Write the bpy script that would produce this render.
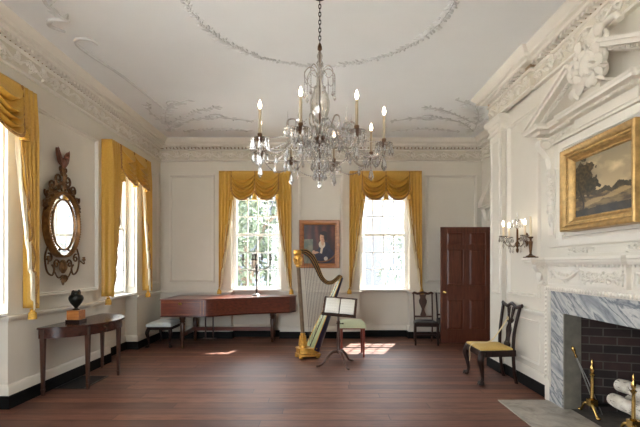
import bpy, math, random
from math import sin, cos, pi, radians, sqrt
from mathutils import Vector, Matrix, noise

for o in list(bpy.data.objects):
    bpy.data.objects.remove(o)
SC = bpy.context.scene
COL = SC.collection
random.seed(11)

# ------------------------------------------------------------------ camera
CAMH = 1.45
cam_d = bpy.data.cameras.new('camera')
cam_d.sensor_width = 36.0
cam_d.lens = 24.0
cam_d.shift_x = -2.0 / 640
cam_d.shift_y = 50.5 / 640
cam_d.clip_start = 0.05
cam = bpy.data.objects.new('camera', cam_d)
cam.location = (0, 0, CAMH)
cam.rotation_euler = (pi / 2, 0, 0)
COL.objects.link(cam)
SC.camera = cam

# ------------------------------------------------------------------ light
SC.view_settings.view_transform = 'Standard'
SC.view_settings.look = 'None'
SC.view_settings.gamma = 1.0
SC.view_settings.use_curve_mapping = False
SC.view_settings.exposure = 1.98
SC.cycles.max_bounces = 12
SC.cycles.diffuse_bounces = 8
SC.cycles.glossy_bounces = 4
SC.cycles.transparent_max_bounces = 24
SC.cycles.sample_clamp_indirect = 6.0
SC.cycles.caustics_reflective = False
SC.cycles.caustics_refractive = False
SC.cycles.use_denoising = True

SKY = 4.2
world = bpy.data.worlds.new('sky')
SC.world = world
world.use_nodes = True
wn = world.node_tree.nodes
bg = wn['Background']
bg.inputs['Color'].default_value = (0.88, 0.945, 1.0, 1)
bg.inputs['Strength'].default_value = SKY

sun_d = bpy.data.lights.new('sun', 'SUN')
sun_d.energy = 16.0
sun_d.angle = radians(0.6)
sun_d.color = (1.0, 0.95, 0.88)
sun = bpy.data.objects.new('sun', sun_d)
sun.rotation_euler = Vector((0.37, 1.0, 1.75)).to_track_quat('Z', 'Y').to_euler()
COL.objects.link(sun)

# room dimensions (metres); camera stands at x = y = 0 and looks along +Y
XL, XR, XB = -3.154, 3.115, 2.45      # left wall, right wall at the back, chimney breast
YB, YR = 8.33, -1.1                   # back wall, rear wall behind the camera
HC = 3.86                             # ceiling height
REC = 0.20                            # depth of the window recesses
WY = [6.78, 3.795, 0.81]              # window centres on the left wall
WX = [-1.286, 1.224]                  # window centres on the back wall
RW = [(-2.2, -0.7)]       # unseen rear-wall opening, added to let in frontal fill light
WH = 0.49                             # half width of a window recess
SILL, HEAD = 0.93, 3.12

def portal(loc, rot, sx, sy):
    d = bpy.data.lights.new('daylight_portal', 'AREA')
    d.shape = 'RECTANGLE'; d.size = sx; d.size_y = sy
    d.cycles.is_portal = True
    o = bpy.data.objects.new('daylight_portal', d)
    o.location = loc; o.rotation_euler = rot
    COL.objects.link(o)

for wy in WY:
    portal((XL - 0.33, wy, (SILL + HEAD) / 2), (0, -pi / 2, 0), HEAD - SILL, 2 * WH)
for wx in WX:
    portal((wx, YB + 0.33, (SILL + HEAD) / 2), (-pi / 2, 0, 0), 2 * WH, HEAD - SILL)
for a, b in RW:
    portal(((a + b) / 2, YR - 0.33, 1.75), (pi / 2, 0, 0), b - a, 2.9)

# ------------------------------------------------------------------ mesh helper
def srgb(r, g, b):
    f = lambda c: (c / 255 / 12.92) if c / 255 <= 0.04045 else ((c / 255 + 0.055) / 1.055) ** 2.4
    return (f(r), f(g), f(b), 1.0)

class MB:
    """collects shapes and links them as ONE mesh object"""
    def __init__(s, T=None):
        s.v = []; s.f = []; s.T = T or Matrix()
    def add(s, vs, fs):
        n = len(s.v)
        s.v += [tuple(s.T @ Vector(p)) for p in vs]
        s.f += [[i + n for i in f] for f in fs]
        return s
    def box(s, x0, y0, z0, x1, y1, z1):
        vs = [(x, y, z) for x in (x0, x1) for y in (y0, y1) for z in (z0, z1)]
        fs = [(0, 1, 3, 2), (4, 6, 7, 5), (0, 4, 5, 1), (2, 3, 7, 6), (0, 2, 6, 4), (1, 5, 7, 3)]
        return s.add(vs, fs)
    def taper(s, c0, a0, b0, c1, a1, b1):
        """four-sided bar from centre c0 (half sizes a0,b0 in x,y) to c1"""
        vs = []
        for c, a, b in ((c0, a0, b0), (c1, a1, b1)):
            vs += [(c[0] - a, c[1] - b, c[2]), (c[0] + a, c[1] - b, c[2]), (c[0] + a, c[1] + b, c[2]), (c[0] - a, c[1] + b, c[2])]
        return s.add(vs, [(0, 3, 2, 1), (4, 5, 6, 7), (0, 1, 5, 4), (1, 2, 6, 5), (2, 3, 7, 6), (3, 0, 4, 7)])
    def tube(s, pts, r, n=8, closed=False, sq=None):
        P = [Vector(p) for p in pts]
        k = len(P)
        R = r if isinstance(r, (list, tuple)) else [r] * k
        tan = []
        for i in range(k):
            a = P[(i - 1) % k] if (closed or i > 0) else P[i]
            b = P[(i + 1) % k] if (closed or i < k - 1) else P[i]
            t = b - a
            tan.append(t.normalized() if t.length > 1e-9 else Vector((0, 0, 1)))
        u = tan[0].orthogonal().normalized()
        if sq is not None:
            u = Vector(sq) - tan[0] * tan[0].dot(Vector(sq))
            u.normalize()
        vs = []
        for i in range(k):
            u = u - tan[i] * tan[i].dot(u)
            u = u.normalized() if u.length > 1e-6 else tan[i].orthogonal().normalized()
            w = tan[i].cross(u)
            ri = R[i]
            ra, rb = ri if isinstance(ri, tuple) else (ri, ri)
            for j in range(n):
                a = 2 * pi * (j + (0.5 if n == 4 else 0)) / n
                vs.append(tuple(P[i] + u * (ra * cos(a)) + w * (rb * sin(a))))
        fs = []
        for i in range(k if closed else k - 1):
            for j in range(n):
                a = i * n + j; b = i * n + (j + 1) % n
                c = ((i + 1) % k) * n + (j + 1) % n; d = ((i + 1) % k) * n + j
                fs.append((a, b, c, d))
        if not closed:
            fs.append(tuple(range(n - 1, -1, -1)))
            fs.append(tuple((k - 1) * n + j for j in range(n)))
        return s.add(vs, fs)
    def lathe(s, prof, c=(0, 0, 0), n=16, sx=1, sy=1):
        vs = []; fs = []
        for r, z in prof:
            for j in range(n):
                a = 2 * pi * j / n
                vs.append((c[0] + r * sx * cos(a), c[1] + r * sy * sin(a), c[2] + z))
        for i in range(len(prof) - 1):
            for j in range(n):
                fs.append((i * n + j, i * n + (j + 1) % n, (i + 1) * n + (j + 1) % n, (i + 1) * n + j))
        if prof[0][0] > 1e-5: fs.append(tuple(range(n - 1, -1, -1)))
        if prof[-1][0] > 1e-5: fs.append(tuple((len(prof) - 1) * n + j for j in range(n)))
        return s.add(vs, fs)
    def ell(s, c, r, n=8, m=5, R=None):
        vs = []; fs = []
        for i in range(m + 1):
            t = pi * i / m
            for j in range(n):
                a = 2 * pi * j / n
                p = Vector((r[0] * sin(t) * cos(a), r[1] * sin(t) * sin(a), r[2] * cos(t)))
                if R is not None: p = R @ p
                vs.append((c[0] + p.x, c[1] + p.y, c[2] + p.z))
        for i in range(m):
            for j in range(n):
                fs.append((i * n + j, (i + 1) * n + j, (i + 1) * n + (j + 1) % n, i * n + (j + 1) % n))
        return s.add(vs, fs)
    def prism(s, poly, y0, y1):
        """outline in (x,z) extruded along y"""
        n = len(poly)
        vs = [(x, y0, z) for x, z in poly] + [(x, y1, z) for x, z in poly]
        fs = [tuple(range(n)), tuple(range(2 * n - 1, n - 1, -1))]
        fs += [(i, i + n, (i + 1) % n + n, (i + 1) % n) for i in range(n)]
        return s.add(vs, fs)
    def slab(s, poly, z0, z1):
        """outline in (x,y) extruded along z"""
        n = len(poly)
        vs = [(x, y, z0) for x, y in poly] + [(x, y, z1) for x, y in poly]
        fs = [tuple(range(n - 1, -1, -1)), tuple(range(n, 2 * n))]
        fs += [(i, (i + 1) % n, (i + 1) % n + n, i + n) for i in range(n)]
        return s.add(vs, fs)
    def grid(s, fn, nu, nv):
        vs = [fn(i / nu, j / nv) for i in range(nu + 1) for j in range(nv + 1)]
        fs = [(i * (nv + 1) + j, (i + 1) * (nv + 1) + j, (i + 1) * (nv + 1) + j + 1, i * (nv + 1) + j + 1)
              for i in range(nu) for j in range(nv)]
        return s.add(vs, fs)
    def drop(s, p, l, r, n=6):
        """a faceted crystal hanging down from p"""
        x, y, z = p
        vs = [(x, y, z), (x, y, z - l)]
        for q, rr in ((0.25, 0.55), (0.68, 1.0)):
            vs += [(x + r * rr * cos(2 * pi * j / n), y + r * rr * sin(2 * pi * j / n), z - l * q) for j in range(n)]
        fs = []
        for j in range(n):
            k = (j + 1) % n
            fs += [(0, 2 + j, 2 + k), (2 + j, 2 + n + j, 2 + n + k, 2 + k), (2 + n + j, 1, 2 + n + k)]
        return s.add(vs, fs)
    def leaf(s, p, a, l, w, h=0.35):
        """a raised leaf on a surface: local x,z is the surface, y points out of it; a = direction"""
        dx, dz = cos(a), sin(a)
        vs = []
        for t, ww in ((0, 0.1), (0.35, 1.0), (0.7, 0.7), (1.0, 0.05)):
            hh = h * w * (1.0 if 0.2 < t < 0.9 else 0.15)
            c = (p[0] + dx * l * t, p[1], p[2] + dz * l * t)
            for q, e in ((-1, 0.0), (0, 1.0), (1, 0.0)):
                vs.append((c[0] - dz * w * ww * q * 0.5, c[1] + (hh if e else -0.001), c[2] + dx * w * ww * q * 0.5))
        fs = []
        for i in range(3):
            for j in range(2):
                fs.append((i * 3 + j, i * 3 + j + 1, (i + 1) * 3 + j + 1, (i + 1) * 3 + j))
        return s.add(vs, fs)
    def build(s, name, mat, parent=None, smooth=38, bevel=0, solid=0, sub=0):
        me = bpy.data.meshes.new(name)
        me.from_pydata(s.v, [], s.f)
        me.validate(); me.update()
        if smooth:
            me.shade_smooth()
            me.set_sharp_from_angle(angle=radians(smooth))
        me.materials.append(mat)
        o = bpy.data.objects.new(name, me)
        COL.objects.link(o)
        if parent is not None: o.parent = parent
        if solid:
            m = o.modifiers.new('thickness', 'SOLIDIFY'); m.thickness = solid; m.offset = 0
        if bevel:
            m = o.modifiers.new('bevel', 'BEVEL'); m.width = bevel; m.segments = 2
            m.limit_method = 'ANGLE'; m.angle_limit = radians(40)
        if sub:
            m = o.modifiers.new('smooth', 'SUBSURF'); m.levels = sub; m.render_levels = sub
        return o

def spiral(c, r0, r1, a0, turns, n=18, y=0.0):
    return [(c[0] + (r0 + (r1 - r0) * t / n) * cos(a0 + turns * 2 * pi * t / n), y,
             c[1] + (r0 + (r1 - r0) * t / n) * sin(a0 + turns * 2 * pi * t / n)) for t in range(n + 1)]

def bez(P, n=12):
    """smooth curve through points"""
    P = [Vector(p) for p in P]
    out = []
    for i in range(len(P) - 1):
        p0 = P[max(i - 1, 0)]; p1 = P[i]; p2 = P[i + 1]; p3 = P[min(i + 2, len(P) - 1)]
        for k in range(n):
            t = k / n
            out.append(0.5 * ((2 * p1) + (p2 - p0) * t + (2 * p0 - 5 * p1 + 4 * p2 - p3) * t * t + (3 * p1 - p0 - 3 * p2 + p3) * t ** 3))
    out.append(P[-1])
    return [tuple(v) for v in out]

def lerp_list(vals, n):
    """resample a list of radii for bez(..., n)"""
    out = []
    for i in range(len(vals) - 1):
        for k in range(n):
            t = k / n
            out.append(vals[i] * (1 - t) + vals[i + 1] * t)
    out.append(vals[-1])
    return out

def sweep(m, path, prof, closed=False, close_prof=False):
    """moulding: path in (x,y) with the room on its right-hand side, profile (offset into room, z)"""
    n = len(path)
    P = [Vector(p) for p in path]
    vs = []
    for i in range(n):
        d0 = (P[i] - P[i - 1]).normalized() if (closed or i > 0) else None
        d1 = (P[(i + 1) % n] - P[i]).normalized() if (closed or i < n - 1) else None
        d0 = d0 or d1; d1 = d1 or d0
        n0 = Vector((d0.y, -d0.x)); n1 = Vector((d1.y, -d1.x))
        b = n0 + n1
        b = b / max(b.dot(n0), 0.2) if b.length > 1e-6 else n0
        for o, z in prof:
            vs.append((P[i].x + b.x * o, P[i].y + b.y * o, z))
    k = len(prof)
    fs = []
    for i in range(n if closed else n - 1):
        for j in range(k if close_prof else k - 1):
            jj = (j + 1) % k
            fs.append((i * k + j, i * k + jj, ((i + 1) % n) * k + jj, ((i + 1) % n) * k + j))
    if not closed:
        fs.append(tuple(range(k))); fs.append(tuple((n - 1) * k + j for j in range(k - 1, -1, -1)))
    return m.add(vs, fs)

def frame_T(p, u, n):
    """local x along the wall, y out of the wall into the room, z up"""
    u = Vector(u).normalized(); n = Vector(n).normalized(); z = u.cross(n)
    M = Matrix(((u.x, n.x, z.x, p[0]), (u.y, n.y, z.y, p[1]), (u.z, n.z, z.z, p[2]), (0, 0, 0, 1)))
    return M

def wall_frame(p, u, n):
    u = Vector(u).normalized(); n = Vector(n).normalized(); z = Vector((0, 0, 1))
    return Matrix(((u.x, n.x, z.x, p[0]), (u.y, n.y, z.y, p[1]), (u.z, n.z, z.z, p[2]), (0, 0, 0, 1)))

def tag(o, label, cat, group=None):
    o['label'] = label; o['category'] = cat
    if group: o['group'] = group
    return o
def structure(o):
    o['kind'] = 'structure'; return o
def thing(name, label, cat, loc=(0, 0, 0), rz=0, group=None):
    o = bpy.data.objects.new(name, None)
    o.empty_display_size = 0.1
    COL.objects.link(o)
    o.location = loc; o.rotation_euler = (0, 0, rz)
    return tag(o, label, cat, group) if label else o
def copy_tree(o, parent=None):
    c = o.copy(); COL.objects.link(c)
    if parent is not None: c.parent = parent
    for ch in list(o.children): copy_tree(ch, c)
    return c

# ------------------------------------------------------------------ materials
class N:
    """short notation for shader nodes"""
    def __init__(s, name):
        s.m = bpy.data.materials.new(name); s.m.use_nodes = True
        s.t = s.m.node_tree; s.b = s.t.nodes['Principled BSDF']; s.out = s.t.nodes['Material Output']
    def n(s, kind, **kw):
        nd = s.t.nodes.new(kind)
        for k, v in kw.items():
            if k in nd.inputs: nd.inputs[k].default_value = v
            else: setattr(nd, k, v)
        return nd
    def l(s, a, b): s.t.links.new(a, b)
    def val(s, x, sock):
        if isinstance(x, (int, float)): sock.default_value = x
        else: s.l(x, sock)
    def math(s, op, a, b=0.0):
        nd = s.n('ShaderNodeMath', operation=op)
        s.val(a, nd.inputs[0]); s.val(b, nd.inputs[1])
        return nd.outputs[0]
    def mix(s, f, c1, c2, blend='MIX'):
        nd = s.n('ShaderNodeMix', data_type='RGBA', blend_type=blend)
        s.val(f, nd.inputs[0])
        for c, i in ((c1, 6), (c2, 7)):
            if isinstance(c, tuple): nd.inputs[i].default_value = c
            else: s.l(c, nd.inputs[i])
        return nd.outputs[2]
    def coord(s, scale=(1, 1, 1), kind='Object'):
        tc = s.n('ShaderNodeTexCoord'); mp = s.n('ShaderNodeMapping'); mp.inputs['Scale'].default_value = scale
        s.l(tc.outputs[kind], mp.inputs['Vector']); return mp.outputs[0]
    def noise(s, v, scale=5, detail=3, rough=0.5):
        nd = s.n('ShaderNodeTexNoise', Scale=scale, Detail=detail, Roughness=rough)
        s.l(v, nd.inputs['Vector']); return nd.outputs['Fac']
    def ramp(s, f, stops):
        nd = s.n('ShaderNodeValToRGB'); cr = nd.color_ramp
        while len(cr.elements) < len(stops): cr.elements.new(0.5)
        for e, (p, c) in zip(cr.elements, stops):
            e.position = p; e.color = c
        s.l(f, nd.inputs[0]); return nd.outputs[0]
    def bump(s, h, strength=0.3, dist=0.01):
        nd = s.n('ShaderNodeBump', Strength=strength, Distance=dist)
        s.l(h, nd.inputs['Height']); s.l(nd.outputs[0], s.b.inputs['Normal'])

def plain(name, c, rough=0.5, metal=0.0, var=0.0, scale=6, stretch=(1, 1, 1), bump=0.0, spec=0.5):
    k = N(name); b = k.b
    b.inputs['Roughness'].default_value = rough; b.inputs['Metallic'].default_value = metal
    b.inputs['Specular IOR Level'].default_value = spec
    b.inputs['Base Color'].default_value = c
    if var or bump:
        f = k.noise(k.coord(stretch), scale, 4, 0.55)
        if var:
            d = tuple(x * (1 - var) for x in c[:3]) + (1,); e = tuple(min(1, x * (1 + var)) for x in c[:3]) + (1,)
            k.l(k.ramp(f, [(0.3, d), (0.7, e)]), b.inputs['Base Color'])
        if bump: k.bump(f, bump)
    return k.m

M_ = {}
PAINT = srgb(212, 206, 193)
M_['wall'] = plain('cream_wall_paint', PAINT, 0.55, var=0.02, scale=3, spec=0.3)
M_['trim'] = plain('cream_trim_paint', srgb(217, 211, 199), 0.42, var=0.015, scale=8, spec=0.35)
M_['ceil'] = plain('white_ceiling_paint', srgb(226, 228, 228), 0.8, var=0.015, scale=2, spec=0.2)
M_['black'] = plain('black_skirting_paint', srgb(16, 15, 14), 0.6, var=0.2, spec=0.15)
M_['white_wood'] = plain('white_window_paint', srgb(232, 230, 224), 0.4, spec=0.35)
M_['wax'] = plain('ivory_wax', srgb(222, 204, 172), 0.45, spec=0.4)
M_['brass'] = plain('polished_brass', srgb(206, 172, 104), 0.25, 1.0, var=0.1, scale=20)
M_['bronze'] = plain('dark_bronze', srgb(92, 66, 44), 0.35, 0.9, var=0.25, scale=20)
M_['silver'] = plain('tarnished_silver', srgb(88, 83, 78), 0.3, 1.0, var=0.2, scale=20)
M_['iron'] = plain('black_iron', srgb(34, 32, 31), 0.5, 0.7, var=0.3, scale=30)
M_['gilt'] = plain('aged_gilding', srgb(140, 100, 56), 0.42, 0.6, var=0.35, scale=22, bump=0.15)
M_['gilt_bright'] = plain('bright_gilding', srgb(176, 142, 88), 0.40, 0.5, var=0.25, scale=22, bump=0.1)
M_['gilt_dark'] = plain('worn_dark_gilding', srgb(104, 74, 44), 0.42, 0.65, var=0.5, scale=26, bump=0.2)
M_['redwood'] = plain('red_brown_gilded_wood', srgb(104, 60, 40), 0.42, 0.2, var=0.35, scale=18)
M_['patina'] = plain('black_bronze_patina', srgb(36, 36, 30), 0.38, 0.6, var=0.35, scale=16)
M_['paper'] = plain('sheet_music_paper', srgb(238, 234, 224), 0.7)
M_['ink'] = plain('printed_ink', srgb(206, 202, 194), 0.8)
M_['navy'] = plain('navy_lacquer', srgb(34, 32, 58), 0.28, var=0.2)
M_['sage'] = plain('sage_green_lacquer', srgb(176, 184, 140), 0.3, var=0.08)
M_['seat_green'] = plain('pale_green_upholstery', srgb(196, 200, 164), 0.85, var=0.06, scale=60, bump=0.1)
M_['seat_blue'] = plain('pale_blue_upholstery', srgb(206, 213, 212), 0.8, var=0.08, scale=40, bump=0.1)
M_['seat_yellow'] = plain('yellow_upholstery', srgb(198, 166, 94), 0.8, var=0.12, scale=50, bump=0.15)
M_['seat_dark'] = plain('black_horsehair', srgb(34, 30, 28), 0.6, var=0.2, scale=40)
M_['ribbon'] = plain('straw_ribbon', srgb(206, 186, 142), 0.8)
M_['fringe'] = plain('brown_gold_fringe', srgb(158, 118, 66), 0.9, var=0.5, scale=90, bump=0.3)
M_['tassel'] = plain('gold_tassel', srgb(192, 148, 58), 0.7, var=0.3, scale=60, bump=0.2)
M_['ash'] = plain('grey_firebox_floor', srgb(74, 68, 62), 0.9, var=0.3, scale=14)
M_['slate'] = plain('grey_green_marble_slip', srgb(116, 112, 102), 0.4, var=0.25, scale=10)
M_['string'] = plain('harp_gut', srgb(92, 82, 72), 0.5)
M_['outside_wall'] = plain('grey_stucco', srgb(76, 78, 82), 0.9, var=0.06, scale=0.6)
M_['outside_brick'] = plain('dark_grey_brick', srgb(56, 60, 68), 0.9, var=0.2, scale=1.5)
M_['harp_gilt'] = plain('burnished_harp_gilding', srgb(208, 158, 74), 0.32, 0.7, var=0.25, scale=22, bump=0.1)
M_['steel'] = plain('polished_steel', srgb(168, 166, 162), 0.3, 0.9)
M_['dentil_shade'] = plain('brown_dentil_shade', srgb(150, 130, 104), 0.6, var=0.1, scale=8, spec=0.2)  # brown paints in the shadow line between the dentils
M_['sleeve'] = plain('tan_candle_sleeve', srgb(150, 134, 110), 0.5)
M_['ornament'] = plain('patina_and_shade_plaster', srgb(200, 201, 200), 0.8, var=0.05, scale=20, spec=0.2)  # greyer than the ceiling: patina plus the relief's shade painted in
M_['frieze'] = plain('shaded_frieze_ground', srgb(204, 196, 180), 0.6, var=0.03, scale=8, spec=0.2)  # darker tone stands for the shadows between the carved leaves
M_['harp_column'] = plain('bronzed_harp_column', srgb(122, 102, 80), 0.38, 0.3, var=0.2, scale=20)
M_['outside_roof'] = plain('grey_slate_roof', srgb(70, 72, 80), 0.8, var=0.15)
M_['outside_pane'] = plain('sky_tinted_glass', srgb(96, 108, 122), 0.3)  # grey-blue puts the reflected sky into the pane colour
M_['ground'] = plain('pale_pavement', srgb(206, 204, 200), 0.9, var=0.15, scale=1.5)
M_['bark'] = plain('tree_bark', srgb(92, 80, 68), 0.9, var=0.25, scale=4)
M_['leaf'] = plain('tree_leaves', srgb(50, 62, 44), 0.7, var=0.45, scale=1.6)
M_['leaf_pale'] = plain('pale_tree_leaves', srgb(84, 92, 82), 0.7, var=0.3, scale=1.6)

def wood(name, dark, light, rough=0.28, axis=0, sc=9, coat=0.15):
    k = N(name); st = [sc, sc, sc]; st[axis] = sc * 0.12
    f = k.noise(k.coord(tuple(st)), 4, 6, 0.62)
    k.l(k.ramp(f, [(0.28, dark), (0.72, light)]), k.b.inputs['Base Color'])
    k.b.inputs['Roughness'].default_value = rough
    if coat == 0: k.b.inputs['Specular IOR Level'].default_value = 0.25
    k.b.inputs['Coat Weight'].default_value = coat; k.b.inputs['Coat Roughness'].default_value = 0.15
    return k.m
M_['mahogany'] = wood('red_mahogany', srgb(66, 25, 15), srgb(116, 54, 33), 0.3)
M_['mahogany_up'] = wood('dark_red_door_mahogany', srgb(72, 36, 24), srgb(108, 58, 40), 0.35, axis=2)
M_['walnut'] = wood('dark_walnut', srgb(42, 25, 18), srgb(82, 49, 34), 0.3, axis=2)
M_['walnut_lie'] = wood('dark_polished_walnut', srgb(40, 20, 15), srgb(76, 40, 30), 0.22, axis=1)
M_['ebony'] = wood('near_black_wood', srgb(24, 15, 12), srgb(48, 28, 22), 0.38, axis=2, coat=0.0)
M_['redleg'] = wood('red_stained_wood', srgb(92, 34, 24), srgb(140, 62, 44), 0.35, axis=2)
M_['honey'] = wood('honey_walnut_frame', srgb(132, 78, 36), srgb(188, 122, 64), 0.4)
M_['block'] = wood('amber_burl_wood', srgb(140, 80, 36), srgb(196, 128, 66), 0.3)
M_['harpwood'] = wood('brown_black_harp_wood', srgb(38, 28, 23), srgb(70, 52, 40), 0.3, axis=2)

def make_floor():
    k = N('red_brown_floorboards'); t = k.n('ShaderNodeTexCoord'); sp = k.n('ShaderNodeSeparateXYZ')
    k.l(t.outputs['Object'], sp.inputs[0])
    yy = k.math('MULTIPLY', sp.outputs[1], 1 / 0.165)
    row = k.math('FLOOR', yy); fr = k.math('FRACT', yy)
    w1 = k.n('ShaderNodeTexWhiteNoise', noise_dimensions='1D'); k.l(row, w1.inputs['W'])
    xx = k.math('ADD', k.math('MULTIPLY', sp.outputs[0], 1 / 2.6), k.math('MULTIPLY', w1.outputs['Value'], 9.0))
    seg = k.math('FLOOR', xx); fx = k.math('FRACT', xx)
    w2 = k.n('ShaderNodeTexWhiteNoise', noise_dimensions='2D'); cb = k.n('ShaderNodeCombineXYZ')
    k.l(row, cb.inputs[0]); k.l(seg, cb.inputs[1]); k.l(cb.outputs[0], w2.inputs['Vector'])
    base = k.ramp(w2.outputs['Value'], [(0.0, srgb(82, 48, 35)), (0.5, srgb(110, 66, 48)), (1.0, srgb(142, 94, 70))])
    g = k.noise(k.coord((1.2, 26, 1)), 3.0, 6, 0.7)
    base = k.mix(k.ramp(g, [(0.38, (0, 0, 0, 1)), (0.66, (0.85, 0.85, 0.85, 1))]), base, srgb(62, 37, 28))
    wear = k.noise(k.coord((0.9, 1.4, 1)), 1.3, 4, 0.6)
    base = k.mix(k.math('MULTIPLY', k.math('SUBTRACT', wear, 0.38), 1.0), base, srgb(146, 106, 88))
    gap = k.math('GREATER_THAN', k.math('ABSOLUTE', k.math('SUBTRACT', fr, 0.5)), 0.455)
    gx = k.math('LESS_THAN', fx, 0.0025)
    base = k.mix(k.math('MULTIPLY', k.math('MAXIMUM', gap, gx), 0.95), base, srgb(34, 18, 14))
    k.l(base, k.b.inputs['Base Color'])
    rr = k.math('ADD', 0.36, k.math('MULTIPLY', g, 0.26))
    k.l(rr, k.b.inputs['Roughness'])
    k.b.inputs['Specular IOR Level'].default_value = 0.5
    h = k.math('SUBTRACT', k.math('MULTIPLY', g, 0.25), k.math('MULTIPLY', gap, 0.6))
    k.bump(k.math('ADD', h, k.math('MULTIPLY', w2.outputs['Value'], 0.25)), 0.35, 0.006)
    return k.m
M_['floor'] = make_floor()

def make_marble():
    k = N('grey_veined_marble'); v = k.coord((3, 3, 3))
    nz = k.n('ShaderNodeTexNoise', Scale=0.75, Detail=6, Roughness=0.62, Distortion=0.9)
    m0 = k.n('ShaderNodeMapping'); m0.inputs['Rotation'].default_value = (-0.55, 0, 0)
    mp = k.n('ShaderNodeMapping'); mp.inputs['Scale'].default_value = (0.8, 0.45, 2.6)
    k.l(v, m0.inputs[0]); k.l(m0.outputs[0], mp.inputs[0]); k.l(mp.outputs[0], nz.inputs['Vector'])
    c = k.ramp(nz.outputs['Fac'], [(0.32, srgb(112, 117, 122)), (0.42, srgb(160, 163, 165)), (0.49, srgb(194, 193, 189)), (0.535, srgb(110, 117, 124)), (0.60, srgb(182, 182, 180)), (0.72, srgb(140, 144, 148))])
    k.l(c, k.b.inputs['Base Color']); k.b.inputs['Roughness'].default_value = 0.22
    return k.m
M_['marble'] = make_marble()
def make_hearth():
    k = N('worn_grey_hearth_marble'); nz = k.n('ShaderNodeTexNoise', Scale=5, Detail=6, Roughness=0.65, Distortion=1.2)
    k.l(k.coord(), nz.inputs['Vector'])
    c = k.ramp(nz.outputs['Fac'], [(0.3, srgb(124, 116, 104)), (0.5, srgb(164, 156, 144)), (0.7, srgb(186, 180, 168))])
    k.l(c, k.b.inputs['Base Color']); k.b.inputs['Roughness'].default_value = 0.38
    return k.m
M_['hearth'] = make_hearth()
def make_brick():
    k = N('sooty_brick')
    def tex(order):
        t = k.n('ShaderNodeTexCoord'); sp = k.n('ShaderNodeSeparateXYZ'); cb = k.n('ShaderNodeCombineXYZ')
        k.l(t.outputs['Object'], sp.inputs[0])
        k.l(sp.outputs[order[0]], cb.inputs[0]); k.l(sp.outputs[order[1]], cb.inputs[1])
        b = k.n('ShaderNodeTexBrick', Scale=1.0)
        b.inputs['Brick Width'].default_value = 0.23; b.inputs['Row Height'].default_value = 0.082
        b.inputs['Mortar Size'].default_value = 0.006; b.inputs['Bias'].default_value = -0.2
        b.inputs['Color1'].default_value = srgb(44, 36, 34); b.inputs['Color2'].default_value = srgb(84, 56, 50)
        b.inputs['Mortar'].default_value = srgb(98, 90, 85)
        k.l(cb.outputs[0], b.inputs['Vector']); return b
    b = tex((0, 2)); b2 = tex((1, 2))
    gm = k.n('ShaderNodeNewGeometry'); s2 = k.n('ShaderNodeSeparateXYZ'); k.l(gm.outputs['Normal'], s2.inputs[0])
    f = k.math('GREATER_THAN', k.math('ABSOLUTE', s2.outputs[0]), 0.7)
    c = k.mix(f, b.outputs['Color'], b2.outputs['Color'])
    nz = k.noise(k.coord(), 7, 4, 0.6)
    c = k.mix(k.math('MULTIPLY', nz, 0.95), c, srgb(30, 26, 25))
    k.l(c, k.b.inputs['Base Color']); k.b.inputs['Roughness'].default_value = 0.9
    k.bump(b.outputs['Fac'], -0.4, 0.01)
    return k.m
M_['brick'] = make_brick()
def make_birch():
    k = N('white_birch_bark'); v = k.coord((1, 1, 1))
    f = k.noise(k.coord((30, 4, 30)), 3, 3, 0.6)
    f2 = k.noise(v, 14, 3)
    c = k.mix(k.ramp(f, [(0.58, (0, 0, 0, 1)), (0.66, (1, 1, 1, 1))]), k.ramp(f2, [(0.35, srgb(196, 186, 172)), (0.65, srgb(226, 220, 208))]), srgb(70, 58, 50))
    k.l(c, k.b.inputs['Base Color']); k.b.inputs['Roughness'].default_value = 0.8
    k.bump(f, 0.3, 0.01)
    return k.m
M_['birch'] = make_birch()
M_['log_end'] = plain('sawn_log_end', srgb(176, 142, 104), 0.85, var=0.2, scale=30)

def make_cloth(name, c1, c2, trans=0.25):
    k = N(name)
    f = k.noise(k.coord((30, 30, 30)), 1.6, 4, 0.6)
    g = k.noise(k.coord((1, 1, 1)), 2.2, 2)
    c = k.mix(f, c1, c2)
    c = k.mix(k.math('MULTIPLY', g, 0.35), c, c1)
    k.l(c, k.b.inputs['Base Color']); k.b.inputs['Roughness'].default_value = 0.42
    k.b.inputs['Sheen Weight'].default_value = 0.1; k.b.inputs['Sheen Roughness'].default_value = 0.4
    k.b.inputs['Sheen Tint'].default_value = c2
    tr = k.n('ShaderNodeBsdfTranslucent'); k.l(c, tr.inputs['Color'])
    mx = k.n('ShaderNodeMixShader'); mx.inputs[0].default_value = trans
    k.l(k.b.outputs[0], mx.inputs[1]); k.l(tr.outputs[0], mx.inputs[2]); k.l(mx.outputs[0], k.out.inputs['Surface'])
    return k.m
M_['gold_cloth'] = make_cloth('gold_damask', srgb(186, 138, 44), srgb(222, 180, 88), 0.07)
M_['lining'] = make_cloth('cream_lining', srgb(220, 208, 178), srgb(236, 228, 206), 0.3)

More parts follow.
